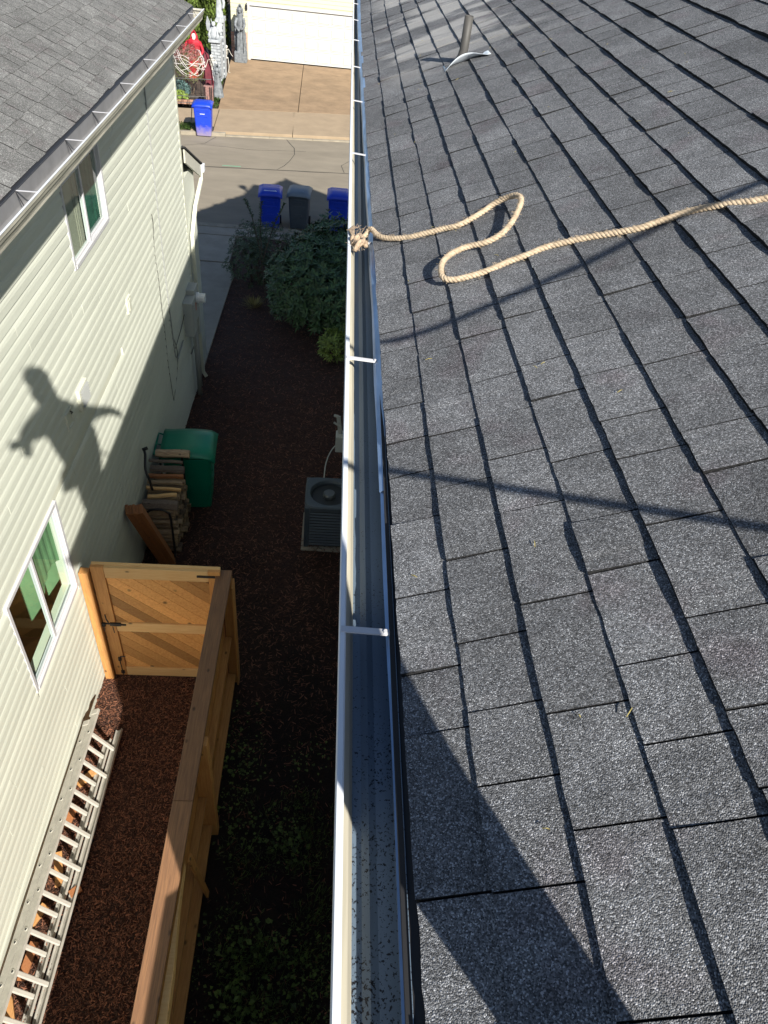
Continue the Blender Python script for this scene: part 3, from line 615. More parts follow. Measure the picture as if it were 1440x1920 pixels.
# ------------------------------------------------------------------ photographer (behind the camera) and safety lines
def skin_body(name, pts, edges, rad, m, parent, sub=2):
    me = bpy.data.meshes.new(name); L0 = wloc(parent)
    me.from_pydata([tuple(Vector(p)-L0) for p in pts], edges, []); me.materials.append(m)
    o = bpy.data.objects.new(name, me); COL.objects.link(o); o.parent = parent
    sk = o.modifiers.new('skin','SKIN'); sk.use_smooth_shade = True
    for i, r in enumerate(rad): me.skin_vertices[0].data[i].radius = (r, r) if not isinstance(r, tuple) else r
    me.skin_vertices[0].data[0].use_root = True
    s = o.modifiers.new('sub','SUBSURF'); s.levels = sub; s.render_levels = sub
    return o
zr_ = lambda x: ZE+(x-XE)*P+.02
per = thing('person', 'person in grey shirt and work trousers standing on the roof edge holding a phone', 'person', (.48,.02,-1.12))
B = {'hip':(.50,-.02,-.16),'belly':(.44,.12,.02),'chest':(.33,.17,.22),'neck':(.21,.18,.40),'head0':(.17,.18,.48),'head':(.14,.18,.57),
     'shL':(.20,.03,.33),'elL':(.09,-.12,.28),'wrL':(.05,-.13,.22),'haL':(.03,-.10,.16),
     'shR':(.44,.30,.24),'elR':(.58,.48,.20),'wrR':(.70,.64,.13),'haR':(.74,.69,.07),
     'hL':(.48,-.04,-.27),'kL':(.43,.06,-.70),'aL':(.46,.06,-1.06),'tL':(.31,.08,-1.14),
     'hR':(.54,.04,-.27),'kR':(.50,.03,-.70),'aR':(.52,-.04,-1.04),'tR':(.38,-.02,-1.11)}
K = list(B); ix = {k:i for i,k in enumerate(K)}
E_ = [('hip','belly'),('belly','chest'),('chest','neck'),('neck','head0'),('head0','head'),('chest','shL'),('shL','elL'),('elL','wrL'),('wrL','haL'),('chest','shR'),('shR','elR'),('elR','wrR'),('wrR','haR'),('hip','hL'),('hL','kL'),('kL','aL'),('aL','tL'),('hip','hR'),('hR','kR'),('kR','aR'),('aR','tR')]
Rd = {'hip':.25,'belly':.26,'chest':.24,'neck':.10,'head0':.11,'head':.13,'shL':.13,'elL':.085,'wrL':.045,'haL':.045,'shR':.10,'elR':.065,'wrR':.045,'haR':.042,'hL':.13,'kL':.085,'aL':.062,'tL':.05,'hR':.13,'kR':.085,'aR':.062,'tR':.05}
skin_body('body', [B[k] for k in K], [(ix[a],ix[b]) for a,b in E_], [Rd[k] for k in K], M['shirt'], per)
mb = MB(); hc = Vector(B['head']); 
mb.lathe(hc+Vector((0,0,.02)),[(.104,0),(.108,.03),(.095,.075),(.06,.105),(.01,.118)],20); mb.build('cap', M['capcloth'], per, smooth=True)
RM = cam.matrix_world.to_3x3(); back = RM @ Vector((0,0,1)); rt = RM @ Vector((1,0,0)); up_ = RM @ Vector((0,1,0))
for c, d, s_ in ((back*.07-rt*.05+up_*.05, (rt+up_*.2).normalized(), up_), (Vector(B['haR']), Vector((.6,.3,-.3)).normalized(), Vector((.2,.2,.7)).normalized())):
    mb = MB()
    for k in range(4):
        a = c+s_*(.018*(k-1.5)); l = (.07,.08,.075,.06)[k]; mb.tube([a,a+d*l*.5,a+d*l],[.0095,.009,.007],7)
    mb.tube([c,c+s_*.04+d*.02,c+s_*.05+d*.05],[.011,.01,.008],7); mb.obox(c-d*.03, d*.035, s_*.035, d.cross(s_)*.011); mb.build('hand', M['skin'], per, smooth=True)
mb = MB(); mb.obox((.42,-.22,-.08),(.07,0,.02),(0,.10,0),(0,.02,.10)); mb.build('tool_pouch', M['leather'], per, bevel=.02)
# phone, its lens side facing the view, held just behind the viewpoint
RM = cam.matrix_world.to_3x3(); back = RM @ Vector((0,0,1)); rt = RM @ Vector((1,0,0)); up_ = RM @ Vector((0,1,0))
mb = MB(); mb.obox(back*.03+up_*.035, rt*.037, up_*.075, back*.004)
o = mb.build('phone', M['black'], loc=back*.03); tag(o, 'black phone held out over the gutter', 'phone')
mb = MB(); twisted(mb, [Vector((.75,.70,.10)), Vector((.95,.70,.0)), Vector((1.4,.95,.10)), Vector((2.04,1.33,.28)), Vector((3.4,2.3,.40))], .0065, .005, .05, step=.012)
mb.beam((3.4,2.3,.42),(3.4,2.3,.03),.03,.03,up=(1,0,0))
o = mb.build('rope', M['rope'], loc=(3.4,2.3,.05)); tag(o, 'taut rope running from the hand of the person up to the ridge post', 'rope')
mb = MB(); mb.tube([(.62,.19,-.10),(1.5,-.16,.035),(2.4,-.54,.19),(3.4,-.93,.36)], .0115, 8); mb.beam((3.4,-.93,.38),(3.4,-.93,.03),.03,.03,up=(1,0,0))
o = mb.build('safety_line', M['rope'], loc=(3.4,-.93,.05)); tag(o, 'safety line from the waist of the person back to the ridge post', 'rope')

# ------------------------------------------------------------------ neighbour's house
nb_ = thing('house', 'two storey house with pale green clapboard siding and grey shingled roof at the left', 'house', (-5,5,-7.3))
WX = -2.36; NX, NZ = -2.06, -1.845
holes = [(6.53,7.77,-3.14,-2.36),(3.72,4.97,-5.65,-4.54)]
NW = bpy.data.objects.new('wall', None); COL.objects.link(NW); NW.parent = nb_; NW.location = (2.6,1,0)
def minus(y0,y1,z0,z1,hs):
    out = [(y0,y1,z0,z1)]
    for a,b,c,d in hs:
        nx = []
        for p,q,r,s in out:
            if b <= p or a >= q or d <= r or c >= s: nx.append((p,q,r,s)); continue
            if r < c: nx.append((p,q,r,c))
            if s > d: nx.append((p,q,d,s))
            rr0, rr1 = max(r,c), min(s,d)
            if p < a: nx.append((p,a,rr0,rr1))
            if q > b: nx.append((b,q,rr0,rr1))
        out = nx
    return out
mb = MB()
for p in minus(-3,11.72,-8.2,-1.97,holes): mb.box(WX-.14,WX-.004,p[0],p[1],p[2],p[3])
mb.box(-9,WX-.15,11.6,11.72,-8.2,-1.95); mb.box(-9,WX-.15,-3,-2.9,-8.2,-1.95)
mb.build('sheathing', M['trim'], NW)
rnd = random.Random(5); EXP = .1132; zt = -1.979
nrow = 50
for k in range(nrow):
    z1 = zt-EXP*k; z0 = z1-EXP
    y = -3-rnd.uniform(0,3.5)
    while y < 11.7:
        ye = y+3.66; a, b = max(y,-3), min(ye-.0025,11.68)
        if b-a > .05:
            for q in minus(a,b,z0+.001,z1,[(h[0]-.001,h[1]+.001,h[2]-.02,h[3]+.02) for h in holes]):
                if q[3]-q[2] < EXP*.55: continue
                mb = MB(); n = 3; zz = z0
                o1 = .0170+rnd.uniform(-.001,.0015)
                # face: thick lower edge with a small rounded butt, thin top tucked under the next board
                prof = [(WX-.003,zz),(WX+o1-.002,zz),(WX+o1+.001,zz+.004),(WX+o1-.001,zz+.06),(WX+o1-.005,zz+.082),(WX+.001,z1+.004),(WX-.003,z1+.004)]
                vs = []
                for i in range(n+1):
                    yy = q[0]+(q[1]-q[0])*i/n; e = rnd.uniform(-.0012,.0012)
                    vs += [(px+(e if 0<j<4 else 0), yy, pz) for j,(px,pz) in enumerate(prof)]
                m_ = len(prof); fs = [(i*m_+j,i*m_+(j+1)%m_,(i+1)*m_+(j+1)%m_,(i+1)*m_+j) for i in range(n) for j in range(m_)]
                fs += [tuple(range(m_))[::-1], tuple(n*m_+j for j in range(m_))]
                mb.add(vs, fs); mb.build('siding_plank', M['siding'], NW)
        y = ye
mb = MB(); mb.box(WX-.005,WX+.02,11.68,11.77,-8.0,-1.99); mb.build('corner_trim', M['trim'], nb_, bevel=.004)
# roof
def to2(s, y, n): return (NX-s*CA+n*SA, y, NZ+s*SA+n*CA)
mb = MB(); mb.prism([to2(0,-3.4,-.003),to2(5.2,-3.4,-.003),to2(5.2,11.95,-.003),to2(0,11.95,-.003)], None, (0,0,-.016))
nr = mb.build('roof', M['deck'], nb_)
Nn = [.012+.1435*i for i in range(40)]
shingle_field(nr, lambda c,y: Nn[min(c,39)]+.002*math.sin(y), 36, -3.35, 11.93, to2, .0058, M['nshingle'],
              rank=lambda p: abs((p[1]+p[2])/2-8.0)*.55+Nn[p[0]]*1.3+(30 if (p[1]+p[2])/2 < 4.2+1.6*Nn[p[0]] else 0)+(30 if Nn[p[0]] > 2.6 else 0), wmin=.12, wmax=.34, gap=.009, jog=.005)
mb = MB(); mb.box(-2.075,-2.055,-3.3,11.9,-1.97,-1.86); mb.build('fascia', M['fascia'], nb_)
mb = MB(); mb.box(WX+.0,-2.076,-3.3,11.9,-1.975,-1.965); mb.build('soffit', M['trim'], nb_)
mb = MB(); mb.extr([(-2.058,-1.95),(-2.054,-1.86),(-2.046,-1.851),(-2.09,-1.834)], -3.35, 11.93, 12); mb.build('drip_edge', M['black'], nb_, solid=.0012)
# rake trim at the street end of the roof
mb = MB(); mb.prism([(-2.07,11.93,-1.98),(-2.07,11.93,-1.862),(-6.8,11.93,NZ+(4.74)*P-.02),(-6.8,11.93,NZ+4.74*P-.14)], None, (0,.02,0)); mb.build('rake_board', M['trim'], nb_)
g2 = bpy.data.objects.new('gutter', None); COL.objects.link(g2); g2.parent = nb_; g2.location = (3,2,5.4)
M['gutter2in'] = mat('grey gutter inside', (0.21,0.21,0.215), 0.7, var=.12, scale=6)
gutter(g2, -1.905, -1, -1.853, -3.3, 11.86, M['gutter_old'], M['gutter2in'], M['gutter2in'], wd=.145)
mb = MB(); mb.extr([(-1.899,-1.848),(-1.912,-1.848)], -3.3, 11.86, 3); mb.build('gutter_rim', M['gutter'], g2, solid=.003)
def h2(y): 
    mb = MB(); mb.beam((-1.912,y,-1.851),(-2.055,y+.003,-1.853),.012,.003); mb.build('gutter_hanger', M['vinyl'], g2); mb = MB(); mb.beam((-2.05,y,-1.86),(-1.98,y-.07,-1.94),.006,.003); mb.build('hanger_arm', M['black'], g2)
for y in (3.6,4.93,6.02,6.78,7.75,8.75,9.7,10.6,11.45,11.82): h2(y)
# windows
def window(y0,y1,z0,z1, ym, rec=.05, left=None, right=None, room=None, mirror=False):
    w_ = bpy.data.objects.new('window', None); COL.objects.link(w_); w_.parent = nb_; w_.location = (2.64, (y0+y1)/2-5, (z0+z1)/2+7.3)
    f = .040; X0, X1 = WX-.045, WX+.022
    for nm,(a,b,c,d) in {'frame_side':(y0,y0+f,z0,z1),'frame_side_b':(y1-f,y1,z0,z1)}.items():
        mb = MB(); mb.box(X0,X1,a,b,c,d); mb.build('frame_side', M['vinyl'], w_, bevel=.004)
    mb = MB(); mb.box(X0,X1-.001,y0+f,y1-f,z1-f,z1); mb.build('frame_head', M['vinyl'], w_, bevel=.004)
    mb = MB(); mb.box(X0,X1+.006,y0+f,y1-f,z0,z0+f); mb.build('sill', M['vinyl'], w_, bevel=.004)
    # two sashes on separate tracks
    for (a,b,xo) in ((y0+f,ym+.012,-.006),(ym-.012,y1-f,-.020)):
        e = .022
        mb = MB(); X = WX+xo
        mb.box(X-.01,X+.012,a,a+e,z0+f,z1-f); mb.box(X-.01,X+.012,b-e,b,z0+f,z1-f); mb.box(X-.01,X+.0115,a+e,b-e,z0+f,z0+f+e); mb.box(X-.01,X+.0115,a+e,b-e,z1-f-e,z1-f)
        mb.build('sash', M['vinyl'], w_, bevel=.003)
        mb = MB(); mb.add([(X,a+e,z0+f+e),(X,b-e,z0+f+e),(X,b-e,z1-f-e),(X,a+e,z1-f-e)],[(0,1,2,3)]); mb.build('pane', M['glass'], w_)
    mb = MB(); mb.box(WX-.0,WX+.012,ym-.02,ym+.016,z0+f+.001,z1-f-.001); mb.build('meeting_rail', M['vinyl'], w_, bevel=.003)
    return w_
w1 = window(6.53,7.77,-3.14,-2.36,7.12)
mb = MB(); mb.box(-2.412,-2.402,6.56,7.12,-3.12,-2.4); mb.box(-2.401,-2.395,6.95,6.965,-3.12,-2.4); mb.box(-2.401,-2.395,7.0,7.012,-3.12,-2.4); mb.build('blind', M['beige'], w1)
mb = MB(); vs = []
for i in range(25):
    y = 7.12+.62*i/24; vs += [(-2.42+.008*math.sin(i*1.7),y,-3.13),(-2.42+.008*math.sin(i*1.7+.3),y,-2.4)]
mb.add(vs,[(2*i,2*i+2,2*i+3,2*i+1) for i in range(24)]); mb.build('back_panel', M['teal_reflection'], w1)  # stands in for the reflection on the glass, no cloth hangs here
w2 = window(3.72,4.97,-5.65,-4.54,4.30)
mb = MB(); mb.box(-4.2,-4.15,3.0,5.8,-6.9,-4.3); mb.build('room_back_wall', M['back_panel'], w2)
mb = MB(); mb.box(-4.15,-2.51,5.25,5.3,-6.9,-4.3); mb.box(-4.15,-2.51,3.0,3.05,-6.9,-4.3); mb.build('room_side_wall', M['back_panel'], w2)
mb = MB(); mb.box(-4.15,-2.51,3.05,5.25,-6.92,-6.87); mb.build('room_floor', M['roomfloor'], w2)
mb = MB(); mb.box(-4.15,-2.51,3.05,5.25,-4.34,-4.3); mb.build('room_ceiling', M['beige'], w2)
mb = MB()
cv = []
for i in range(21):
    y = 4.50+.45*i/20; cv += [(-2.45+.006*math.sin(i*1.3),y,-5.28+.10*math.sin(i*.16)),(-2.45+.006*math.sin(i*1.3+.4),y,-4.57)]
mb.add(cv,[(2*i,2*i+2,2*i+3,2*i+1) for i in range(20)])
mb.build('back_panel', M['back_panel'], w2)
# small fittings on the wall
mb = MB(); mb.box(WX,WX+.045,5.94,6.2,-4.27,-4.05); v = mb.build('wall_vent', M['trim'], nb_, bevel=.006)
for k in range(6):
    mb = MB(); mb.obox((WX+.052,6.07,-4.083-.030*k),(.012,0,-.006),(0,.105,0),(.002,0,.003)); mb.build('louvre', M['pvc'], v)
mb = MB(); 
for a in ((5.57,5.73,-4.24,-4.225),(5.57,5.73,-4.075,-4.06),(5.57,5.585,-4.225,-4.075),(5.715,5.73,-4.225,-4.075)): mb.box(WX,WX+.03,*a)
mb.box(WX,WX+.018,5.585,5.715,-4.225,-4.075); mb.build('junction_box', M['trim'], nb_, bevel=.003)
mb = MB(); mb.tube([(WX+.03,5.68,-4.085),(WX+.04,5.7,-4.11),(WX+.02,5.72,-4.14)],.006,6); mb.build('hook', M['black'], nb_)
mb = MB(); mb.box(WX,WX+.035,7.92,8.07,-4.29,-4.1); v = mb.build('wall_vent', M['trim'], nb_, bevel=.006)
mb = MB(); mb.box(WX+.03,WX+.042,7.955,8.035,-4.26,-4.13); mb.build('vent_hood', M['trim'], v, bevel=.005)
mb = MB(); mb.tube([(WX+.02,9.885,-2.0),(WX+.02,9.895,-3.9),(WX+.022,9.91,-5.0),(WX+.02,10.0,-6.05),(WX+.05,10.02,-6.1),(WX+.03,10.6,-6.12)],.011,8); mb.build('conduit', M['pvc'], nb_)
mb = MB()
pp = [(9.54,-3.74),(9.56,-3.85),(9.50,-4.2),(9.53,-4.6),(9.5,-5.0),(9.55,-5.4),(9.53,-5.9),(9.57,-6.5),(9.66,-6.57),(10.0,-6.38),(10.15,-6.1),(10.05,-5.8)]
mb.tube(cat_rom([Vector((WX+.018+.006*math.sin(i*2),a,b)) for i,(a,b) in enumerate(pp)],.05),.0055,6); mb.build('cable', M['cable'], nb_)
mb = MB(); mb.tube([(WX+.02,10.05,-5.95),(WX+.025,10.5,-5.9),(WX+.03,10.9,-5.8)],.006,6); mb.build('cable', M['cable'], nb_)
for k in range(5):
    mb = MB(); mb.box(WX,WX+.024,9.865,9.93,-2.6-.7*k,-2.58-.7*k); mb.build('conduit_clip', M['meter'], nb_)
# electrical meter
mt = bpy.data.objects.new('meter_cabinet', None); COL.objects.link(mt); mt.parent = nb_; mt.location = (2.7,6.2,1.4)
mb = MB(); mb.box(WX+.01,WX+.16,10.86,11.16,-6.2,-5.62); mb.build('box_body', M['meter'], mt, bevel=.008)
mb = MB(); mb.box(WX+.161,WX+.17,10.89,11.13,-6.17,-5.66); mb.build('box_door', M['meter'], mt, bevel=.004)
mb = MB(); mb.box(WX+.01,WX+.15,11.18,11.48,-6.1,-5.55); mb.build('meter_base', M['meter'], mt, bevel=.008)
mb = MB(); mb.tube([(WX+.15,11.33,-5.74),(WX+.19,11.33,-5.74)],.088,18); mb.tube([(WX+.19,11.33,-5.74),(WX+.29,11.33,-5.74)],.075,18); mb.build('meter_dial', M['labelw'], mt, smooth=False, bevel=.006)
mb = MB(); mb.box(WX+.171,WX+.174,11.10,11.135,-5.85,-5.72); mb.build('sticker', M['orange'], mt)
mb = MB(); mb.box(WX+.02,WX+.13,11.5,11.64,-6.5,-6.05); mb.build('disconnect_box', M['meter'], mt, bevel=.006)
mb = MB(); mb.tube([(WX+.09,11.27,-6.1),(WX+.09,11.27,-7.62)],.038,14); mb.build('conduit', M['pvc'], mt, smooth=True)
mb = MB(); mb.tube([(WX+.07,11.56,-6.5),(WX+.07,11.56,-7.62)],.02,10); mb.tube([(WX+.11,11.05,-6.2),(WX+.11,11.05,-6.45),(WX+.05,11.0,-6.6)],.012,8); mb.build('conduit', M['pvc'], mt, smooth=True)
# low street-side roof, its rake board, gutter end and downspout
mb = MB(); mb.prism([(-2.33,11.78,-3.56),(-2.33,13.05,-4.16),(-2.33,13.05,-4.20),(-2.33,11.78,-3.60)], None, (-5,0,0)); mb.build('porch_roof', M['nshingle'], nb_, tones=True)
mb = MB(); mb.prism([(-2.31,11.72,-3.60),(-2.31,12.98,-4.21),(-2.31,12.98,-4.40),(-2.31,11.72,-3.79)], None, (.025,0,0)); mb.build('porch_rake', M['fascia'], nb_, bevel=.003)
mb = MB(); mb.prism([(-2.325,11.70,-3.55),(-2.325,13.05,-4.19),(-2.325,13.05,-4.215),(-2.325,11.70,-3.575)], None, (.055,0,0)); mb.build('roof_edge', M['deck'], nb_)
mb = MB(); mb.box(-7.5,-2.24,12.99,13.11,-4.33,-4.21); mb.build('porch_gutter', M['gutter'], nb_, bevel=.01)
mb = MB(); mb.box(-7.5,-2.35,11.78,12.6,-8.1,-4.05); mb.build('porch_wall', M['siding'], nb_)
mb = MB()
dp = [(-2.30,13.05,-4.3),(-2.29,12.95,-4.42),(-2.29,12.25,-4.62),(-2.30,11.86,-4.95),(-2.30,11.85,-5.3),(-2.30,11.85,-7.45),(-2.26,11.87,-7.55)]
for a, b in zip(dp, dp[1:]): mb.beam(a, Vector(b)+(Vector(b)-Vector(a)).normalized()*.015, .05, .062, up=(1,0,0) if abs(b[2]-a[2]) > .2 else (0,0,1))
mb.build('downspout', M['trim'], nb_, bevel=.006)

# ------------------------------------------------------------------ fence, gate, posts
fen = thing('fence', 'new cedar fence with a weathered flat cap board dividing the side yard', 'fence', (-.94,2,-7.1))
for y0,y1 in ((2.722,5.115),(-.95,2.718),(-3,-.955)):
    mb = MB(); mb.box(-1.015,-.865,y0,y1,-5.54,-5.502); mb.build('cap_board', M['cap'], fen, bevel=.004)
y = -3.0; i = 0
rnd = random.Random(9)
while y < 5.0:
    mb = MB(); mb.box(-.985+rnd.uniform(-.001,.001),-.966,y,y+.1375,GZ(y)-.05,-5.60); mb.build('fence_board', M['cedarV'], fen, bevel=.003); y += .1405
for x0,x1,z0,z1,nm in ((-.965,-.905,-5.6,-5.541,'top_rail'),(-1.005,-.967,-5.595,-5.541,'top_rail'),(-.965,-.895,-6.44,-6.40,'middle_rail'),(-.965,-.875,-7.0,-6.96,'lower_rail'),(-.945,-.905,-5.70,-5.601,'rail_board')):
    for a,b in ((3.395,4.985),(-.2,3.2),(-3,-.3)):
        mb = MB(); dz = 0 if nm != 'lower_rail' else -.05*((a+b)/2-2)*.9
        mb.prism([(x0,a,z0+dz),(x1,a,z0+dz),(x1,a,z1+dz),(x0,a,z1+dz)], None, (0,b-a,0)); mb.build(nm, M['cedarY'], fen, bevel=.003)
for y0 in (-2.6,-.3,3.205):
    mb = MB(); mb.box(-.964,-.835,y0,y0+.089,GZ(y0)-.1,-5.545); mb.build('post', M['cedarV'], fen, bevel=.006)
mb = MB(); mb.prism([(-.90,2.45,-5.95),(-.86,2.62,-7.12),(-.86,2.68,-7.12),(-.90,2.52,-5.95)], None, (.022,0,0)); mb.build('stake', M['cedarV'], fen, bevel=.003)
mb = MB(); mb.prism([(-.862,-.6,-5.57),(-.835,.3,-5.57),(-.80,1.1,-5.575),(-.815,1.6,-5.575),(-.85,2.0,-5.58),(-.862,2.3,-5.58)], None, (0,0,-.12)); mb.build('warped_board', M['cedarX'], fen, bevel=.003)
cp = thing('fence_post', 'cedar corner post where the fence cap meets the hinge side of the gate', 'fence post', (-.90,5.1,-7.25))
mb = MB(); mb.box(-.955,-.865,5.0,5.09,-7.35,-5.542); mb.build('post', M['cedarV'], cp, bevel=.006)
mb = MB(); mb.box(-.863,-.845,4.96,5.1,-7.3,-5.6); mb.build('side_board', M['cedarV'], cp, bevel=.003)
gp = thing('fence_post', 'orange cedar gate post standing against the pale siding', 'fence post', (-2.27,5.03,-7.25))
mb = MB(); mb.box(-2.325,-2.235,4.98,5.07,-7.35,-5.50); mb.build('post', M['cedarV'], gp, bevel=.006)
gate = thing('gate', 'cedar garden gate with diagonal boards between the siding and the fence', 'gate', (-1.6,5.06,-7.25))
ga = [('stile',-2.222,-2.095,-7.21,-5.45,'cedarV'),('stile',-1.09,-.972,-7.21,-5.45,'cedarV'),('rail',-2.093,-1.092,-5.60,-5.452,'cedarX'),('rail',-2.093,-1.092,-6.43,-6.29,'cedarX'),('rail',-2.093,-1.092,-7.21,-7.07,'cedarX')]
for nm,x0,x1,z0,z1,mm in ga:
    mb = MB(); mb.box(x0,x1,5.03,5.066,z0,z1); mb.build(nm, M[mm], gate, bevel=.003)
mb = MB(); mb.box(-2.22,-.975,5.0665,5.105,-5.49,-5.447); mb.build('top_batten', M['cedarX'], gate, bevel=.003)
def clip(poly, a, b, c):      # keep a*x+b*z<=c
    out = []
    for i in range(len(poly)):
        p, q = poly[i], poly[(i+1)%len(poly)]; fp, fq = a*p[0]+b*p[1]-c, a*q[0]+b*q[1]-c
        if fp <= 0: out.append(p)
        if fp*fq < 0: t = fp/(fp-fq); out.append((p[0]+(q[0]-p[0])*t, p[1]+(q[1]-p[1])*t))
    return out
ang = math.radians(-42); dx, dz = math.cos(ang), math.sin(ang); nx, nz = -dz, dx; bw = .118
for pz0,pz1 in ((-6.288,-5.602),(-7.068,-6.432)):
  for k in range(-16,18):
    o0 = k*bw; cx, cz = -1.6+nx*o0, -6.3+nz*o0
    poly = [(cx-dx*3,cz-dz*3),(cx+dx*3,cz+dz*3),(cx+dx*3+nx*(bw-.003),cz+dz*3+nz*(bw-.003)),(cx-dx*3+nx*(bw-.003),cz-dz*3+nz*(bw-.003))]
    for a,b,c in ((1,0,-1.093),(-1,0,2.092),(0,1,pz1),(0,-1,-pz0)):
        poly = clip(poly,a,b,c)
        if not poly: break
    if len(poly) < 3: continue
    ar = abs(sum(poly[i][0]*poly[(i+1)%len(poly)][1]-poly[(i+1)%len(poly)][0]*poly[i][1] for i in range(len(poly))))/2
    if ar < .0015: continue
    mb = MB(); mb.prism([(p[0],5.047,p[1]) for p in poly], None, (0,.016,0)); mb.build('diagonal_board', M['cedarD'], gate, bevel=.002)
def bl(nm, boxes, tubes=()):
    mb = MB()
    for b in boxes: mb.box(*b)
    for t,r in tubes: mb.tube(t,r,6)
    return mb.build(nm, M['black'], gate)
bl('latch', [(-2.245,-2.20,5.012,5.029,-6.34,-6.29),(-2.15,-2.04,5.012,5.03,-6.325,-6.285),(-2.20,-2.15,5.018,5.03,-6.31,-6.295),(-2.04,-1.99,5.02,5.03,-6.325,-6.305)],[([(-2.21,5.0,-6.32),(-2.208,4.99,-6.38)],.005),([(-2.12,5.0,-6.32),(-2.11,4.985,-6.40)],.005)])
bl('drop_bolt', [(-2.15,-2.12,5.01,5.03,-6.93,-6.88),(-2.15,-2.115,5.01,5.03,-7.16,-7.12)],[([(-2.07,5.015,-6.85),(-2.12,5.015,-6.855),(-2.135,5.01,-6.9),(-2.13,5.01,-7.18)],.006)])
bl('handle', [],[([(-2.175,5.01,-6.14),(-2.17,5.0,-6.20),(-2.155,5.0,-6.25)],.007)])
bl('hinge', [(-1.20,-1.02,5.02,5.029,-5.53,-5.505)])
bl('hinge', [(-1.20,-1.02,5.02,5.029,-7.15,-7.125)])

# ------------------------------------------------------------------ ladder lying on its side against the wall
lad = thing('ladder', 'aluminium extension ladder lying on its side along the foot of the siding', 'ladder', (-2.15,3,-7.15))
r_ = Vector((.515,0,-.857)); n_ = Vector((.857,0,.515))
U0 = Vector((-2.205,0,-6.765))
def lp(y, a, b): return U0 + r_*a + n_*b + Vector((0,y,-.045*(y-3)))   # a: along rungs, b: out from the wall
for (b0,y0,y1,nm) in ((0,-1.5,4.32,'rail'),(-.078,-1.2,4.20,'rail')):
    for a0,sg in ((0,1),(.395,-1)):
        if b0 < 0 and sg < 0: a0 -= .04
        ya, yb = (y0,y1) if sg > 0 else (y0,y1-.02)
        mb = MB()
        prof = [(0,-.037),(0,.037),(.024,.037),(.024,.032),(.004,.032),(.004,-.032),(.024,-.032),(.024,-.037)]
        pr = [(a0+sg*p[0], b0+p[1]) for p in prof]
        vs = [tuple(lp(ya,a,b)) for a,b in pr]+[tuple(lp(yb,a,b)) for a,b in pr]; k = len(pr)
        mb.add(vs, [(i,(i+1)%k,k+(i+1)%k,k+i) for i in range(k)]+[tuple(range(k))[::-1],tuple(k+i for i in range(k))])
        mb.build('rail', M['alu'], lad)
for i in range(17):
    y = 4.06-.305*i
    for b0,dy,aa in ((.002,0,.385),(-.074,-.085,.345)):
        if y+dy < -1: continue
        A = lp(y+dy,.006,b0); Bp = lp(y+dy,aa,b0)
        mb = MB(); d = (Bp-A).normalized(); s = Vector((0,1,0)); u = d.cross(s)
        mb.obox((A+Bp)/2, d*(Bp-A).length/2, s*.019, u*.013); ru = mb.build('rung', M['aluw'], lad, bevel=.007)
        mb = MB(); c = lp(y+dy,-.0005,b0); ring = []
        mb.tube([c+r_*.004, c-r_*.004],.0155,12); mb.build('rung_end', M['aluw'], lad)
        mb = MB(); mb.tube([c-r_*.0042, c-r_*.0048],.0105,12); mb.build('rung_hole', M['black'], lad)
for b0,ye in ((0,4.30),(-.078,4.19)):
    mb = MB(); mb.obox(lp(ye,.01,b0+.0), r_*.017, Vector((0,.03,0)), n_*.039); mb.build('end_cap', M['alu'], lad, bevel=.006)
# wood offcuts half hidden under the ladder
for k,(x,y,l,a) in enumerate(((-2.24,3.35,.22,.2),(-2.2,2.85,.3,-.3),(-2.26,2.45,.2,.5),(-2.22,2.1,.28,.1),(-2.25,1.75,.24,-.4),(-2.2,3.75,.2,.7),(-2.0,2.66,.1,.9))):
    mb = MB(); c = Vector((x,y,GZ(y)+.04)); d = Vector((math.sin(a),math.cos(a),.12)); mb.beam(c-d*l/2,c+d*l/2,.07,.03)
    o = mb.build('wood_offcut', M[('redboard','cedarY','cedarY')[k%3]], loc=c, bevel=.003)
    tag(o, 'small cedar offcut lying in the mulch just right of the ladder' if k == 6 else 'short cedar offcut in the mulch under the ladder, '+('second from the gate','third from the gate','fourth from the gate','fifth from the gate','sixth from the gate','nearest to the gate')[k], 'wood scrap', 'cedar offcuts around the ladder')

# ------------------------------------------------------------------ firewood, rack, lumber, green bin
rack = thing('firewood_rack', 'black tubular firewood rack against the pale siding behind the gate', 'firewood rack', (-2.05,7.5,-7.37))
def rackend(y, lean, top, x0=-2.23, x1=-1.93):
    z0 = GZ(y)+.03
    p = [(x0,y,z0),(x0,y+lean*.5,top-.12),(x0+.03,y+lean,top-.03),(x0+.09,y+lean,top+.01),(x1-.09,y+lean,top+.01),(x1-.03,y+lean,top-.03),(x1,y+lean*.5,top-.12),(x1,y,z0)]
    mb = MB(); mb.tube(cat_rom([Vector(q) for q in p],.03), .015, 8); mb.build('end_hoop', M['black'], rack, smooth=True)
rackend(7.04,0,-6.52); rackend(8.0,.0,-6.33)
mb = MB(); mb.tube([(-2.23,7.0,-7.3),(-2.23,8.0,-7.33)],.014,8); mb.tube([(-1.93,7.0,-7.3),(-1.93,8.0,-7.33)],.014,8); mb.build('base_rail', M['black'], rack)
mb = MB(); mb.tube(cat_rom([Vector(q) for q in ((-2.2,7.35,-6.45),(-2.2,7.3,-6.25),(-2.24,7.33,-6.1),(-2.28,7.55,-6.03),(-2.30,7.6,-6.0))],.04),.017,8); mb.tube([(-2.32,7.6,-6.0),(-2.26,7.62,-5.98)],.022,8); mb.build('handle', M['black'], rack, smooth=True)
rnd = random.Random(21); nlog = 0
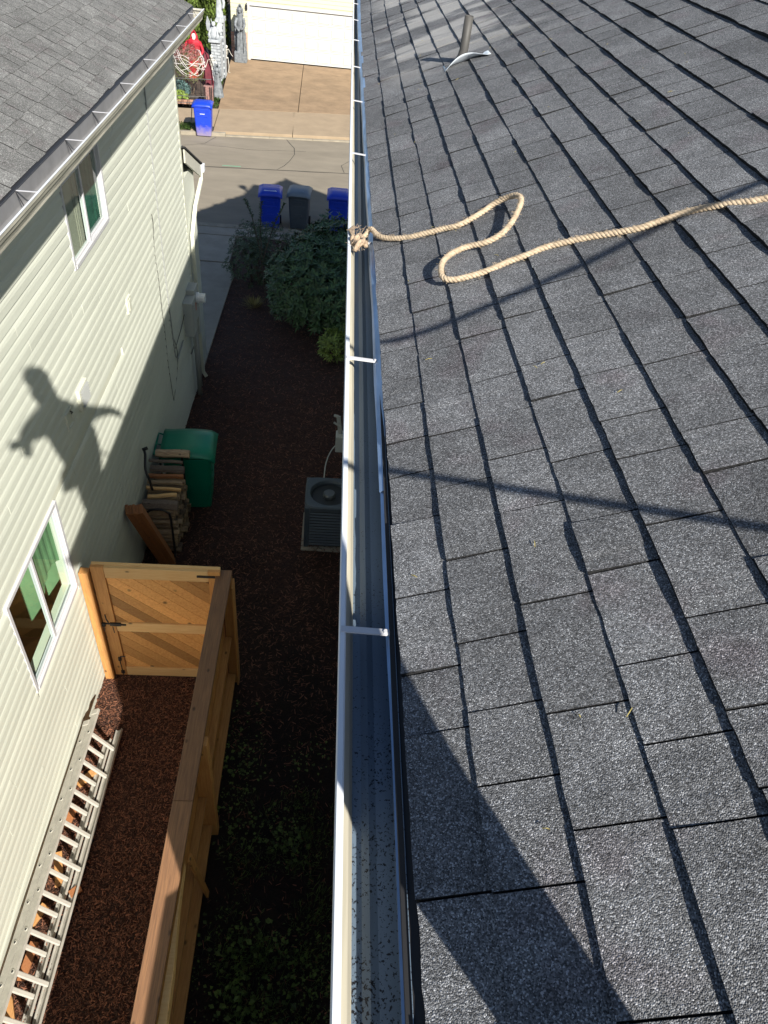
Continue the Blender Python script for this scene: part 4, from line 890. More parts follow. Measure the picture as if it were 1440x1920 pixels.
def log(c, l, h, wdt, yaw, tilt, m, label, group='split firewood stacked in the rack', pm=M['endgrain']):
    k = 6; prof = []
    a0 = rnd.uniform(0,6)
    for i in range(k):
        a = a0+2*math.pi*i/k+rnd.uniform(-.3,.3); r = rnd.uniform(.8,1.1); prof.append((math.cos(a)*wdt/2*r, math.sin(a)*h/2*r))
    ca, sa = math.cos(yaw), math.sin(yaw); vs = []; segs = 4
    for s in range(segs+1):
        t = s/segs-.5
        for (p,q) in prof:
            j = rnd.uniform(.93,1.06); x = t*l; yy = p*j; zz = q*j+tilt*t*l+.006*math.sin(t*7)
            vs.append((x*ca-yy*sa, x*sa+yy*ca, zz))
    mb = MB(); mb.add([Vector(v)+c for v in vs], [(s*k+i,s*k+(i+1)%k,(s+1)*k+(i+1)%k,(s+1)*k+i) for s in range(segs) for i in range(k)]+[tuple(range(k))[::-1],tuple(segs*k+i for i in range(k))])
    o = mb.build('firewood', m, loc=c); tag(o, label, 'firewood', group); return o
plain = 'weathered split firewood log stacked in the rack below the green bin'
for row in range(9):
    z = -7.27+.083*row
    cols = 9 if row < 7 else 8
    for j in range(cols):
        y = 7.11+.098*j+rnd.uniform(-.01,.01); 
        if z > -6.58-(-.0)*(j) + .012*j*2.2 : continue
        log(Vector((-2.08+rnd.uniform(-.02,.03),y,z-.05*(y-7.1)*0)), rnd.uniform(.36,.43), .082, .094, rnd.uniform(-.05,.05), 0, M['logs'] if rnd.random() < .72 else M['logbark'], 'split log in '+('the bottom row','the second row up','the third row up','the fourth row up','the fifth row up','the sixth row up','the seventh row up','the eighth row up','the ninth row up')[row]+' of the rack, '+('nearest the gate','second from the gate','third from the gate','fourth from the gate','fifth from the gate','sixth from the gate','seventh from the gate','eighth from the gate','ninth from the gate')[j])
tops = [(7.13,'log_bark',.13,'thick grey bark log lying on top of the firewood nearest the black hoop'),(7.27,'orange',.05,'orange squared stick lying askew on top of the firewood'),(7.38,'orange2',.055,'flat orange brown stick on top of the firewood beside the askew one'),(7.47,'b',.06,'narrow pale stick on top of the firewood stack near its middle'),
        (7.57,'red',.065,'reddish bark split log on top of the firewood stack'),(7.68,'b2',.10,'wide dark weathered log curving across the top of the firewood'),(7.80,'b3',.05,'thin grey stick sticking out on top of the firewood towards the wall'),(7.93,'pale',.11,'large pale split log on the firewood nearest the green bin')]
for y,kd,h,lb in tops:
    z = -6.53+.026*(y-7.1)/.1+(.015)
    mt_ = {'log_bark':M['logbark'],'orange':M['cedarX'],'orange2':M['cedarX'],'red':M['redboard'],'b2':M['logbark'],'b3':M['logbark']}.get(kd, M['logs'])
    log(Vector((-2.06+(.03 if kd=='pale' else 0)-(.04 if kd=='b3' else 0),y,z)), .44 if kd != 'orange' else .36, h, h*1.15, .12 if kd=='orange' else rnd.uniform(-.04,.04), .05 if kd=='orange' else 0, mt_, lb)
for k in range(5):
    a = Vector((-2.31+.039*k,6.60+.006*k,-6.12-.01*(k%2))); b = Vector((-2.10+.039*k,6.95+.006*k,-7.36))
    mb = MB(); d = (b-a).normalized(); mb.beam(a, b, .036 if k < 4 else .04, .14, up=Vector((.25,-1,0)))
    o = mb.build('lumber', M['redboard'], loc=b, bevel=.003)
    tag(o, ('leftmost','second from left','middle','second from right','rightmost')[k]+' of the red brown boards leaning on the siding behind the gate', 'board', 'boards leaning against the wall')

def bin_(name, mb_body, mb_lid, label, group=None, w_=.56, d_=.66, h_=.98, labels='rect', loc=(0,0,0), rz=0, scuff=False):
    t = thing(name, label, 'wheelie bin', (0,0,0), group)
    wt, dt = w_/2, d_/2; wb, db = wt*.82, dt*.80
    def ring(hw,hd,z,r=.05):
        o_ = []
        for sx,sy,a0 in ((1,1,0),(-1,1,90),(-1,-1,180),(1,-1,270)):
            for a in (0,30,60,90):
                q = math.radians(a0+a); o_.append((sx*(hw-r)+r*math.cos(q), sy*(hd-r)+r*math.sin(q), z))
        return o_
    lv = [(wb,db,.03),(wb*1.01,db*1.01,.06),(wb+(wt-wb)*.55,db+(dt-db)*.55,h_*.55),(wt*.97,dt*.97,h_*.86),(wt*.97,dt*.97,h_*.88),(wt*1.05,dt*1.04,h_*.885),(wt*1.05,dt*1.04,h_*.92)]
    vs = sum([ring(*l) for l in lv],[]); k = 16
    mb = MB(); mb.add(vs, [(i*k+j,i*k+(j+1)%k,(i+1)*k+(j+1)%k,(i+1)*k+j) for i in range(len(lv)-1) for j in range(k)]+[tuple(range(k))[::-1],tuple((len(lv)-1)*k+j for j in range(k))])
    mb.build('body', mb_body, t, bevel=.004)
    # raised front panels (front is -y)
    mb = MB(); f0 = lambda z: -(db+(dt-db)*z/h_*.97)
    for (x0,x1,z0,z1) in ((-.17,.17,.62*h_,.66*h_),(-.20,.20,.78*h_,.86*h_),(-.10,.10,.70*h_,.78*h_),(-.12,.12,.34*h_,.37*h_),(-.08,.08,.37*h_,.44*h_)):
        mb = MB(); mb.prism([(x0,f0(z0)-.012,z0),(x1,f0(z0)-.012,z0),(x1,f0(z1)-.012,z1),(x0,f0(z1)-.012,z1)], None, (0,.03,0)); mb.build('moulded_panel', mb_body, t, bevel=.006)
    lid = MB(); vs = []
    for i in range(9):
        v = i/8
        for j in range(7):
            u = j/6*2-1
            z = h_*.925+.055+.035*math.sin(math.pi*min(1,v*1.15))*(1-.35*u*u)-(.045 if j in (0,6) else 0)-(.05 if i == 0 else 0)+.02*v
            vs.append((u*wt*1.12, -dt*1.12+v*d_*1.08, z))
    lid.add(vs,[(i*7+j,i*7+j+1,(i+1)*7+j+1,(i+1)*7+j) for i in range(8) for j in range(6)])
    lo = lid.build('lid', mb_lid, t, smooth=True, solid=.012)
    m_ = MB(); m_.tube([(-wt*.8,dt*1.08,h_*.93),(-wt*.8,dt*1.28,h_*.95),(wt*.8,dt*1.28,h_*.95),(wt*.8,dt*1.08,h_*.93)],.014,8); m_.tube([(0,dt*1.08,h_*.93),(0,dt*1.28,h_*.95)],.012,6); m_.build('handle', mb_body, t)
    for sx in (-1,1):
        m_ = MB(); m_.tube([(sx*(wb+.01),db*.9,.11),(sx*(wb+.05),db*.9,.11)],.11,16); m_.build('wheel', M['wheel'], t)
    m_ = MB(); m_.tube([(-wb,db*.9,.11),(wb,db*.9,.11)],.012,6); m_.build('axle', M['black'], t)
    if labels:
        m_ = MB(); ymid = -dt*.25
        if labels == 'rect':
            for r_i in range(2):
                for q in range(8): 
                    x0 = -.15+.038*q; m_.box(x0,x0+.028,ymid-.02-.075*r_i,ymid+.03-.075*r_i,h_*.925+.088,h_*.925+.0955)
            m_.box(-.17,.17,ymid-.125,ymid-.105,h_*.925+.086,h_*.925+.0945); m_.box(-.17,.17,ymid+.045,ymid+.06,h_*.925+.088,h_*.925+.0955)
        elif labels == 'mark':
            for q in range(5):
                m_.box(-.12+.05*q,-.085+.05*q,ymid+.0,ymid+.07,h_*.925+.088,h_*.925+.0955)
            m_.box(.03,.12,ymid-.09,ymid-.01,h_*.925+.086,h_*.925+.0945); m_.box(-.12,0,ymid-.05,ymid-.02,h_*.925+.086,h_*.925+.0945)
        elif labels == 'small':
            for q in range(6): m_.box(-.09+.03*q,-.07+.03*q,ymid-.02,ymid+.012,h_*.925+.09,h_*.925+.0965)
        m_.build('lid_print', M['labelw'], lo)
    if scuff:
        m_ = MB(); 
        for q in range(6): m_.prism([(-.08+.027*q,f0(.71)-.02,.695*h_),(-.062+.027*q,f0(.71)-.02,.695*h_),(-.062+.027*q,f0(.73)-.02,.72*h_),(-.08+.027*q,f0(.73)-.02,.72*h_)], None, (0,.004,0))
        m_.build('front_print', M['labelw'], t)
    t.location = loc; t.rotation_euler = (0,0,rz); return t
bin_('recycling_bin', M['bluebin'], M['bluebin'], 'blue wheelie bin with a white printed lid beside the grey bin at the near kerb', 'bins at the near kerb', loc=(-1.80,20.42,-8.05), rz=.05)
bin_('rubbish_bin', M['greybin'], M['greybinlid'], 'grey wheelie bin standing between the two blue bins behind the bushes', 'bins at the near kerb', loc=(-1.03,20.55,-8.05), rz=-.06, labels='mark')
bin_('recycling_bin', M['bluebin'], M['bluebin'], 'blue wheelie bin with a plain lid behind the big bush next to the gutter', 'bins at the near kerb', loc=(.02,20.6,-8.05), rz=.0, labels=None)
bin_('recycling_bin', M['dirtyblue'], M['bluebin'], 'dirty blue wheelie bin standing in the sun at the far kerb', 'bins at the far kerb', loc=(-4.72,27.98,-8.05), rz=.05, w_=.6, d_=.62, h_=1.03, labels=None, scuff=True)
bin_('yard_bin', M['greenbin'], M['greenbin'], 'green wheelie bin against the siding behind the firewood', loc=(-1.90,8.33,-7.42), rz=math.pi/2+.06, w_=.60, d_=.68, h_=1.04, labels='small')

# ------------------------------------------------------------------ condenser unit and wall fittings of our house
ac = thing('air_conditioner', 'dark grey outdoor condenser unit with a round fan on the shaded mulch', 'air conditioner', (.1,7.7,-7.38))
mb = MB(); mb.box(-.27,.42,7.28,8.06,-7.45,-7.35); mb.build('pad', M['concrete'], ac, bevel=.01)
mb = MB(); mb.box(-.21,.38,7.36,7.96,-7.34,-6.66); mb.build('core', M['acdark'], ac)
for x0 in (-.235,.335):
    for y0 in (7.335,7.915):
        mb = MB(); mb.box(x0,x0+.07,y0,y0+.07,-7.35,-6.62); mb.build('corner_post', M['acbody'], ac, bevel=.012)
for k in range(13):
    z = -7.31+.052*k
    mb = MB(); mb.prism([(-.165,7.345,z),(-.165,7.335,z+.012),(-.165,7.355,z+.03)], None, (.5,0,0)); mb.prism([(-.225,7.405,z),(-.235,7.405,z+.012),(-.215,7.405,z+.03)], None, (0,.51,0)); mb.build('louvre', M['acbody'], ac)
c = Vector((.085,7.65,-6.6)); mb = MB(); n = 48; vs = []
for k in range(n):
    a = 2*math.pi*k/n; ca, sa = math.cos(a), math.sin(a); mx_ = max(abs(ca),abs(sa)); q = .325/(abs(ca)**6+abs(sa)**6)**(1/6)
    vs += [(c.x+q*ca,c.y+q*sa,-6.66),(c.x+q*ca,c.y+q*sa,-6.61),(c.x+(q-.02)*ca,c.y+(q-.02)*sa,-6.595),(c.x+.262*ca,c.y+.262*sa,-6.60),(c.x+.245*ca,c.y+.245*sa,-6.63),(c.x+.24*ca,c.y+.24*sa,-6.78)]
mb.add(vs,[(6*k+j,6*((k+1)%n)+j,6*((k+1)%n)+j+1,6*k+j+1) for k in range(n) for j in range(5)]); mb.build('top_cover', M['acbody'], ac, smooth=False)
fan = bpy.data.objects.new('fan', None); COL.objects.link(fan); fan.parent = ac; fan.location = c-Vector((.1,7.7,-7.38))
mb = MB(); mb.lathe(c,[(.001,-.0),(.07,-.0),(.085,-.02),(.085,-.09)][::-1],24); mb.build('fan_hub', M['acfan'], fan, smooth=False)
for k in range(3):
    a0 = k*2.094+.5; mb = MB(); vs = []
    for i in range(7):
        a = a0+i*.16; vs += [(c.x+.08*math.cos(a),c.y+.08*math.sin(a),-6.69-.012*i),(c.x+(.21+.02*math.sin(i*.5))*math.cos(a+.25),c.y+(.21+.02*math.sin(i*.5))*math.sin(a+.25),-6.67-.018*i)]
    mb.add(vs,[(2*i,2*i+1,2*i+3,2*i+2) for i in range(6)]); mb.build('fan_blade', M['acfan'], fan, solid=.003)
mb = MB(); mb.tube(cat_rom([Vector(q) for q in ((-.0,8.02,-7.0),(.0,8.05,-6.75),(.02,8.3,-6.6),(.1,8.5,-6.5),(.2,8.55,-6.45),(.45,8.56,-6.45))],.06),.009,6); mb.build('supply_line', M['meter'], ac)
dc = thing('disconnect_switch', 'grey electrical fitting on the hidden wall just left of the gutter', 'electrical box', (.3,8.3,-6.4))
mb = MB(); mb.box(.14,.47,8.45,8.62,-6.52,-6.25); mb.build('box_body', M['meter'], dc, bevel=.01)
mb = MB(); mb.tube([(.2,8.55,-6.25),(.16,8.6,-6.0)],.03,8); mb.tube([(.16,8.6,-6.0),(.10,8.62,-6.0)],.02,8); mb.tube([(.2,8.5,-6.1),(.1,8.52,-6.05)],.016,8); mb.build('valve', M['pvc'], dc)

# ------------------------------------------------------------------ bushes and sapling by the near kerb
def whorl(mb, c, out, l, n, rn, droop=.35):
    out = out.normalized(); a0 = rn.uniform(0,6.28); s = out.orthogonal().normalized(); b = out.cross(s)
    for k in range(n):
        a = a0+6.283*k/n+rn.uniform(-.2,.2); d = (s*math.cos(a)+b*math.sin(a))+out*rn.uniform(.15,.8)
        leafquad(mb, c, d, out, l*rn.uniform(.5,1.2), l*.25, rn.random(), -.01)
def bush(root, blobs, nper, l, m, rn, name='foliage', stems=True, base=None, nleaf=7):
    mb = MB()
    for (cx,cy,cz,rx,ry,rz) in blobs:
        for _ in range(int(nper*rx*ry*8)):
            th = rn.uniform(0,6.283); u = rn.uniform(-.55,1); q = math.sqrt(1-u*u); dv = Vector((q*math.cos(th),q*math.sin(th),u))
            f = rn.uniform(.72,1.0)*(1+.16*noise.noise(dv*2.2+Vector((cx,cy,0)))+.10*noise.noise(dv*6))
            p = Vector((cx+dv.x*rx*f, cy+dv.y*ry*f, cz+dv.z*rz*f)); whorl(mb, p, dv+Vector((0,0,.5)), l, nleaf, rn)
    o = mb.build(name, m, root, kind='stuff', tones=True)
    if stems:
        mb = MB(); b = Vector(base)
        for (cx,cy,cz,rx,ry,rz) in blobs:
            for _ in range(4):
                e = Vector((cx+rn.uniform(-.6,.6)*rx,cy+rn.uniform(-.6,.6)*ry,cz+rn.uniform(-.2,.5)*rz)); mid = b.lerp(e,.5)+Vector((0,0,-.15)); mb.tube([b+Vector((rn.uniform(-.15,.15),rn.uniform(-.15,.15),0)),mid,e],[.03,.02,.008],5)
        mb.build('stem', M['bark'], root)
    return o
rn = random.Random(4)
b1 = thing('bush', 'large dark green rhododendron bush in front of the bins beside the gutter', 'bush', (-.3,15.2,-7.76))
bush(b1, [(-.38,14.7,-6.88,1.0,1.4,.88),(.0,15.6,-6.78,.95,1.2,.85),(.12,13.9,-6.95,.75,.9,.7),(-.45,16.4,-7.1,.7,.75,.62),(.35,14.9,-6.75,.6,.9,.8),(-.75,14.3,-7.05,.55,.7,.6)], 74, .155, M['rhodo'], rn, base=(-.2,15.2,-7.8))
b2 = thing('bush', 'smaller dark leafy bush left of the big rhododendron beside the concrete path', 'bush', (-1.85,16.7,-7.84))
bush(b2, [(-1.85,16.3,-7.3,.62,.75,.55),(-1.5,17.0,-7.2,.6,.7,.55),(-2.0,17.3,-7.25,.5,.6,.5)], 90, .085, M['leaf'], rn, base=(-1.8,16.6,-7.85), nleaf=6)
b3 = thing('bush', 'bright yellow green shrub tucked under the near side of the big dark bush', 'bush', (.12,12.9,-7.65))
bush(b3, [(.08,12.75,-7.25,.30,.34,.30),(.38,13.0,-7.2,.25,.3,.3)], 150, .12, M['brightleaf'], rn, base=(.15,12.9,-7.66), nleaf=7)
sp = thing('sapling', 'thin bare stemmed sapling with small leaves rising before the left bush', 'sapling', (-1.48,15.3,-7.77))
mb = MB(); st = [[(-1.48,15.3,-7.78),(-1.52,15.35,-7.2),(-1.62,15.5,-6.6),(-1.75,15.6,-6.15)],[(-1.52,15.35,-7.2),(-1.62,15.8,-6.3),(-1.62,16.2,-5.9)],[(-1.56,15.42,-6.9),(-1.35,16.0,-6.3),(-1.15,16.3,-5.95)],[(-1.6,15.5,-6.6),(-1.8,15.9,-6.1),(-2.0,16.4,-5.95)]]
for s_ in st: mb.tube(s_,[.014,.01,.007,.004][:len(s_)],5)
mb.build('stem', M['bark'], sp); mb = MB()
for s_ in st:
    pp = cat_rom([Vector(q) for q in s_],.04)
    for p in pp[len(pp)//2:]:
        for _ in range(3): leafquad(mb, p, Vector((rn.uniform(-1,1),rn.uniform(-1,1),rn.uniform(-.1,.8))), Vector((0,0,1)), .07, .04, rn.random())
mb.build('foliage', M['leaf'], sp, kind='stuff', tones=True)
mb = MB()
for _ in range(160):
    a = rn.uniform(0,6.28); q = rn.uniform(0,.12); p = Vector((-1.72+q*math.cos(a),15.05+q*math.sin(a),-7.74)); leafquad(mb, p, Vector((math.cos(a)*.8,math.sin(a)*.8,rn.uniform(.3,1))), Vector((.3,.2,1)), rn.uniform(.15,.28), .012, rn.random(), 0)
o = mb.build('grass_tuft', M['straw'], loc=(-1.72,15.05,-7.75), tones=True); tag(o, 'straw coloured grass tuft in the dark mulch below the sapling', 'grass tuft')

# ------------------------------------------------------------------ house across the street
ho = thing('house', 'pale yellow house with a white panelled garage door across the street', 'house', (0,41,-7.93))
FYD = 39.4; Z0 = FZ; DX0, DX1, DH = -4.33, .52, 2.10
mb = MB(); mb.box(-5.15,DX0-.1,FYD+.02,FYD+.2,Z0-.1,-3.9); mb.box(DX1+.1,9,FYD+.02,FYD+.2,Z0-.1,-3.9); mb.box(DX0-.1,DX1+.1,FYD+.02,FYD+.2,Z0+DH+.06,-3.9); mb.box(-5.15,-5.0,FYD+.2,50,Z0-.1,-3.9)
ww = mb.build('wall', M['yellow'], ho)
mb = MB(); k = 0; z = Z0+1.06
while z < -4.0:
    if z > Z0+DH+.08: mb.prism([(-5.16,FYD+.018,z),(-5.16,FYD-.004,z),(-5.16,FYD+.012,z+.15)], None, (14,0,0))
    else: mb.prism([(-5.16,FYD+.018,z),(-5.16,FYD-.004,z),(-5.16,FYD+.012,z+.15)], None, (.72,0,0))
    z += .152
mb.build('siding', M['yellow'], ww, kind='stuff')
mb = MB(); rnd = random.Random(2)
for r_i in range(14):
    x = -5.18+(.0 if r_i%2 else -.1)
    while x < -4.46:
        a, b = max(x,-5.18), min(x+.2,-4.46)
        if b-a > .03: mb.box(a,b-.01,FYD-.03,FYD+.0,Z0+.075*r_i,Z0+.075*r_i+.063,rnd.random())
        x += .21
mb.build('brick', M['brick'], ww, kind='stuff', tones=True)
mb = MB(); mb.box(-5.18,-4.46,FYD-.022,FYD+.018,Z0-.05,Z0+1.05); mb.build('brick_mortar', M['mortar'], ww)
mb = MB(); mb.box(DX0-.1,DX0,FYD-.012,FYD+.1,Z0,Z0+DH); mb.box(DX1,DX1+.1,FYD-.012,FYD+.1,Z0,Z0+DH); mb.box(DX0-.1,DX1+.1,FYD-.014,FYD+.1,Z0+DH,Z0+DH+.09); mb.build('door_trim', M['door'], ho)
gd = bpy.data.objects.new('garage_door', None); COL.objects.link(gd); gd.parent = ho; gd.location = (-1.9,-1.5,0)
for r_i in range(4):
    z0 = Z0+.03+r_i*(DH-.04)/4; z1 = z0+(DH-.04)/4-.012
    mb = MB(); mb.box(DX0+.005,DX1-.005,FYD+.06,FYD+.10,z0,z1); mb.build('door_section', M['door'], gd, bevel=.004)
    for c_i in range(8):
        x0 = DX0+.09+c_i*(DX1-DX0-.09)/8; x1 = x0+(DX1-DX0)/8-.10
        mb = MB(); zc0, zc1 = z0+.09, z1-.09
        mb.add([(x0,FYD+.0595,zc0),(x1,FYD+.0595,zc0),(x1,FYD+.0595,zc1),(x0,FYD+.0595,zc1),(x0+.03,FYD+.030,zc0+.03),(x1-.03,FYD+.030,zc0+.03),(x1-.03,FYD+.030,zc1-.03),(x0+.03,FYD+.030,zc1-.03),
                (x0-.018,FYD+.038,zc0-.018),(x1+.018,FYD+.038,zc0-.018),(x1+.018,FYD+.038,zc1+.018),(x0-.018,FYD+.038,zc1+.018)],
               [(0,1,5,4),(1,2,6,5),(2,3,7,6),(3,0,4,7),(4,5,6,7),(8,9,1,0),(9,10,2,1),(10,11,3,2),(11,8,0,3)])
        mb.build('door_panel', M['door'], gd)
mb = MB(); mb.prism([(-5.6,FYD-.45,-3.95),(-5.6,FYD+5,-1.9),(-5.6,FYD+10,-3.95),(-5.6,FYD+10,-4.1),(-5.6,FYD-.45,-4.1)], None, (15,0,0)); mb.build('roof', M['nshingle'], ho, tones=True)
mb = MB(); mb.box(-4.50,-4.42,FYD-.09,FYD-.02,Z0+1.93,Z0+2.1); mb.lathe((-4.46,FYD-.06,Z0+2.1),[(.05,0),(.03,.05),(.005,.08)],8); mb.build('wall_lamp', M['black'], ho)

# ------------------------------------------------------------------ decorations, planting and fence left of the far driveway
def figure(root, base, h, m, headm, lean=(0,0), arms=None, hood=True, ragged=0, w_=.28, rn=None):
    rn = rn or random.Random(1); b = Vector(base); mb = MB(); n = 22; prof = [(1.0,0),(.95,.12),(.8,.35),(.62,.55),(.60,.70),(.72,.78),(.55,.84),(.28,.86)]
    vs = []
    for r,t in prof:
        for k in range(n):
            a = 6.2832*k/n; q = w_*r*(1+.10*math.sin(a*5+t*4)+.05*math.sin(a*11)); zz = h*t+(rn.uniform(-ragged,ragged) if t == 0 else 0)
            vs.append(b+Vector((q*math.cos(a)+lean[0]*t, q*.72*math.sin(a)+lean[1]*t, zz)))
    mb.add(vs,[(i*n+k,i*n+(k+1)%n,(i+1)*n+(k+1)%n,(i+1)*n+k) for i in range(len(prof)-1) for k in range(n)]+[tuple((len(prof)-1)*n+k for k in range(n))])
    if arms:
        for ar in arms: mb.tube(cat_rom([b+Vector(q) for q in ar],.06), [.075*(1-.5*i/len(cat_rom([Vector(q) for q in ar],.06))) for i in range(len(cat_rom([b+Vector(q) for q in ar],.06)))], 8)
    mb.build('robe', m, root, smooth=True)
    hb = b+Vector((lean[0],lean[1],h*.90)); mb = MB()
    mb.lathe(hb,[(.03,-.12),(.05,-.09),(.085,-.05),(.10,.02),(.085,.08),(.03,.115)],14); mb.obox(hb+Vector((0,-.085,-.06)),(.045,0,0),(0,.03,0),(0,0,.035))
    for sx in (-1,1): mb.lathe(hb+Vector((sx*.035,-.085,.01)),[(.001,-.018),(.018,0),(.001,.018)],8)
    mb.build('head', headm, root, smooth=True)
    if hood:
        mb = MB(); vs = []
        for i in range(7):
            t = i/6
            for k in range(11):
                a = math.radians(-50+280*k/10); q = .15*(1-.75*max(0,t-.5)*2) ; vs.append(hb+Vector((q*math.cos(a), .02+q*.9*math.sin(a), -.2+.42*t)))
        mb.add(vs,[(i*11+k,i*11+k+1,(i+1)*11+k+1,(i+1)*11+k) for i in range(6) for k in range(10)]); mb.build('hood', m, root, solid=.015, smooth=True)
def gargoyle(root, b, s, m):
    b = Vector(b); mb = MB()
    mb.lathe(b,[(.20*s,0),(.22*s,.12*s),(.16*s,.3*s),(.17*s,.42*s),(.08*s,.5*s)],14); mb.build('body', m, root, smooth=True)
    mb = MB(); mb.lathe(b+Vector((0,-.03*s,.58*s)),[(.03*s,-.1*s),(.09*s,-.04*s),(.10*s,.04*s),(.04*s,.11*s)],12)
    for sx in (-1,1): mb.tube([b+Vector((sx*.06*s,-.02*s,.64*s)),b+Vector((sx*.10*s,0,.74*s)),b+Vector((sx*.09*s,.02*s,.80*s))],[.025*s,.016*s,.004],6)
    mb.obox(b+Vector((0,-.12*s,.55*s)),(.035*s,0,0),(0,.05*s,0),(0,0,.03*s)); mb.build('head', m, root, smooth=True)
    for sx in (-1,1):
        mb = MB(); mb.tube([b+Vector((sx*.14*s,-.05*s,.4*s)),b+Vector((sx*.20*s,-.16*s,.2*s)),b+Vector((sx*.12*s,-.24*s,.02*s))],[.05*s,.045*s,.03*s],8)
        mb.tube([b+Vector((sx*.14*s,.02*s,.1*s)),b+Vector((sx*.22*s,-.16*s,.16*s)),b+Vector((sx*.18*s,-.2*s,.0))],[.07*s,.06*s,.04*s],8); mb.build('limb', m, root, smooth=True)
        mb = MB(); p = [b+Vector((sx*.08*s,.12*s,.42*s)),b+Vector((sx*.30*s,.2*s,.85*s)),b+Vector((sx*.38*s,.22*s,.55*s)),b+Vector((sx*.34*s,.2*s,.3*s)),b+Vector((sx*.22*s,.18*s,.2*s))]
        mb.add(p,[(0,1,2),(0,2,3),(0,3,4)]); mb.build('wing', m, root, solid=.03*s)
tw = thing('stone_tower', 'grey block pillar prop with statues on its ledges, left of the far driveway', 'tower prop', (-5.05,35.0,-7.93))
def blocks(root, x0,x1,y0,y1,z0,z1,bh=.105,bl_=.24):
    mb = MB(); mb.box(x0+.015,x1-.015,y0+.015,y1-.015,z0,z1); mb.build('core', M['stonejoint'], root)
    r_i = 0; z = z0
    while z+bh <= z1+.01:
        off = (r_i%2)*bl_/2
        for (a,b,fx) in ((x0,x1,True),(y0,y1,False)):
            p = a-off
            while p < b-.03:
                q0, q1 = max(p,a)+.008, min(p+bl_,b)-.008; p += bl_
                if q1-q0 < .03: continue
                mb = MB()
                if fx: mb.box(q0,q1,y0,y0+.03,z+.008,z+bh-.008)
                else: mb.box(x1-.03,x1,max(q0,y0+.032),q1,z+.008,z+bh-.008)
                mb.build('stone_block', M['stonel'], root)
        z += bh; r_i += 1
blocks(tw, -5.42,-5.04, 34.9,35.75, -7.93,-6.55)
mb = MB(); mb.box(-5.5,-5.02,34.82,35.5,-6.55,-6.45); mb.build('ledge', M['stonel'], tw, bevel=.01)
blocks(tw, -5.22,-4.98, 35.5,36.1, -7.93,-5.95, .11,.2)
mb = MB(); mb.box(-5.26,-4.94,35.45,36.15,-5.95,-5.80); mb.build('ledge', M['stonel'], tw, bevel=.01)
gA = thing('statue', 'white grey crouching winged statue on the ledge of the block pillar', 'statue', (-5.32,35.05,-6.45)); gargoyle(gA, (-5.30,35.1,-6.45), .85, M['stonel'])
gB = thing('statue', 'tall thin pale winged statue standing on top of the block pillar', 'statue', (-5.15,35.8,-5.8)); 
figure(gB, (-5.15,35.8,-5.8), .95, M['stonel'], M['stonel'], w_=.15, hood=False, arms=[[(.1,0,.7),(.2,-.05,.5),(.17,-.1,.3)]])
rg = thing('robed_figure', 'red hooded ghoul prop with a pale skull face beside the block pillar', 'figure prop', (-5.65,34.6,-7.93))
figure(rg, (-6.12,35.1,-7.93), 1.65, M['redrobe'], M['bone'], w_=.36, lean=(.02,-.05), arms=[[(.22,0,1.3),(.36,-.15,1.05),(.30,-.3,.9)],[(-.22,0,1.3),(-.38,-.1,1.1),(-.42,-.2,.85)]], ragged=.03)
mb = MB(); mb.prism([(-5.60,34.2,-6.75),(-5.40,34.15,-6.9),(-5.15,33.6,-7.9),(-5.50,33.6,-7.93),(-5.62,34.0,-7.5)], None, (0,.05,.03)); mb.build('cloak', M['maroon'], rg)
mb = MB(); mb.tube([(-5.45,34.0,-6.6),(-5.2,33.7,-7.1),(-5.05,33.3,-7.5)],.018,6); mb.build('staff', M['black'], rg)
rn2 = random.Random(12)
gh = thing('ghost_figure', 'ragged grey draped ghost prop standing low in front of the block pillar', 'figure prop', (-4.95,32.1,-7.93))
figure(gh, (-4.86,32.5,-7.93), 1.0, M['stone'], M['stone'], w_=.2, ragged=.05, rn=rn2)
def skeleton(label, b, s, rz=0):
    t = thing('skeleton', label, 'skeleton prop', b); b = Vector(b)
    V = lambda x,y,z: b+Vector((x*s*math.cos(rz)-y*s*math.sin(rz), x*s*math.sin(rz)+y*s*math.cos(rz), z*s))
    mb = MB(); mb.lathe(V(0,0,1.56),[(.03*s,-.12*s),(.06*s,-.07*s),(.085*s,.0),(.08*s,.06*s),(.02*s,.1*s)],12); mb.build('skull', M['bone'], t, smooth=True)
    mb = MB(); mb.tube([V(0,0,.9),V(0,.02,1.2),V(0,0,1.45)],.02*s,6)
    for k in range(6):
        z = 1.36-.05*k; q = .13-.01*abs(k-2); mb.tube([V(q*math.cos(a),q*.7*math.sin(a),z-.02*math.sin(a)) for a in [j*.5 for j in range(13)]],.008*s,4)
    mb.tube([V(-.11,0,.92),V(0,.03,.88),V(.11,0,.92)],.025*s,6); mb.tube([V(-.19,0,1.40),V(.19,0,1.40)],.015*s,5); mb.build('torso', M['bone'], t)
    for sx in (-1,1):
        mb = MB(); mb.tube([V(sx*.1,0,.9),V(sx*.13,-.04,.48),V(sx*.12,0,.04),V(sx*.13,-.14,.02)],.018*s,5); mb.build('leg', M['bone'], t)
        mb = MB(); mb.tube([V(sx*.19,0,1.4),V(sx*.3,-.06,1.15),V(sx*.36,-.2,1.0)],.014*s,5); mb.build('arm', M['bone'], t)
skeleton('white skeleton prop leaning on the front of the block pillar', (-5.28,34.0,-7.93), .68, .1)
skeleton('white skeleton prop hanging on the driveway side of the block pillar', (-5.0,36.35,-7.9), .62, .8)
pn = thing('tombstone', 'dusty pink ribbed panel prop standing behind the dirty blue bin', 'tombstone prop', (-5.0,31.5,-7.93))
mb = MB(); mb.box(-5.22,-4.88,31.25,31.45,-7.93,-7.30); mb.build('slab', M['panelred'], pn, bevel=.02)
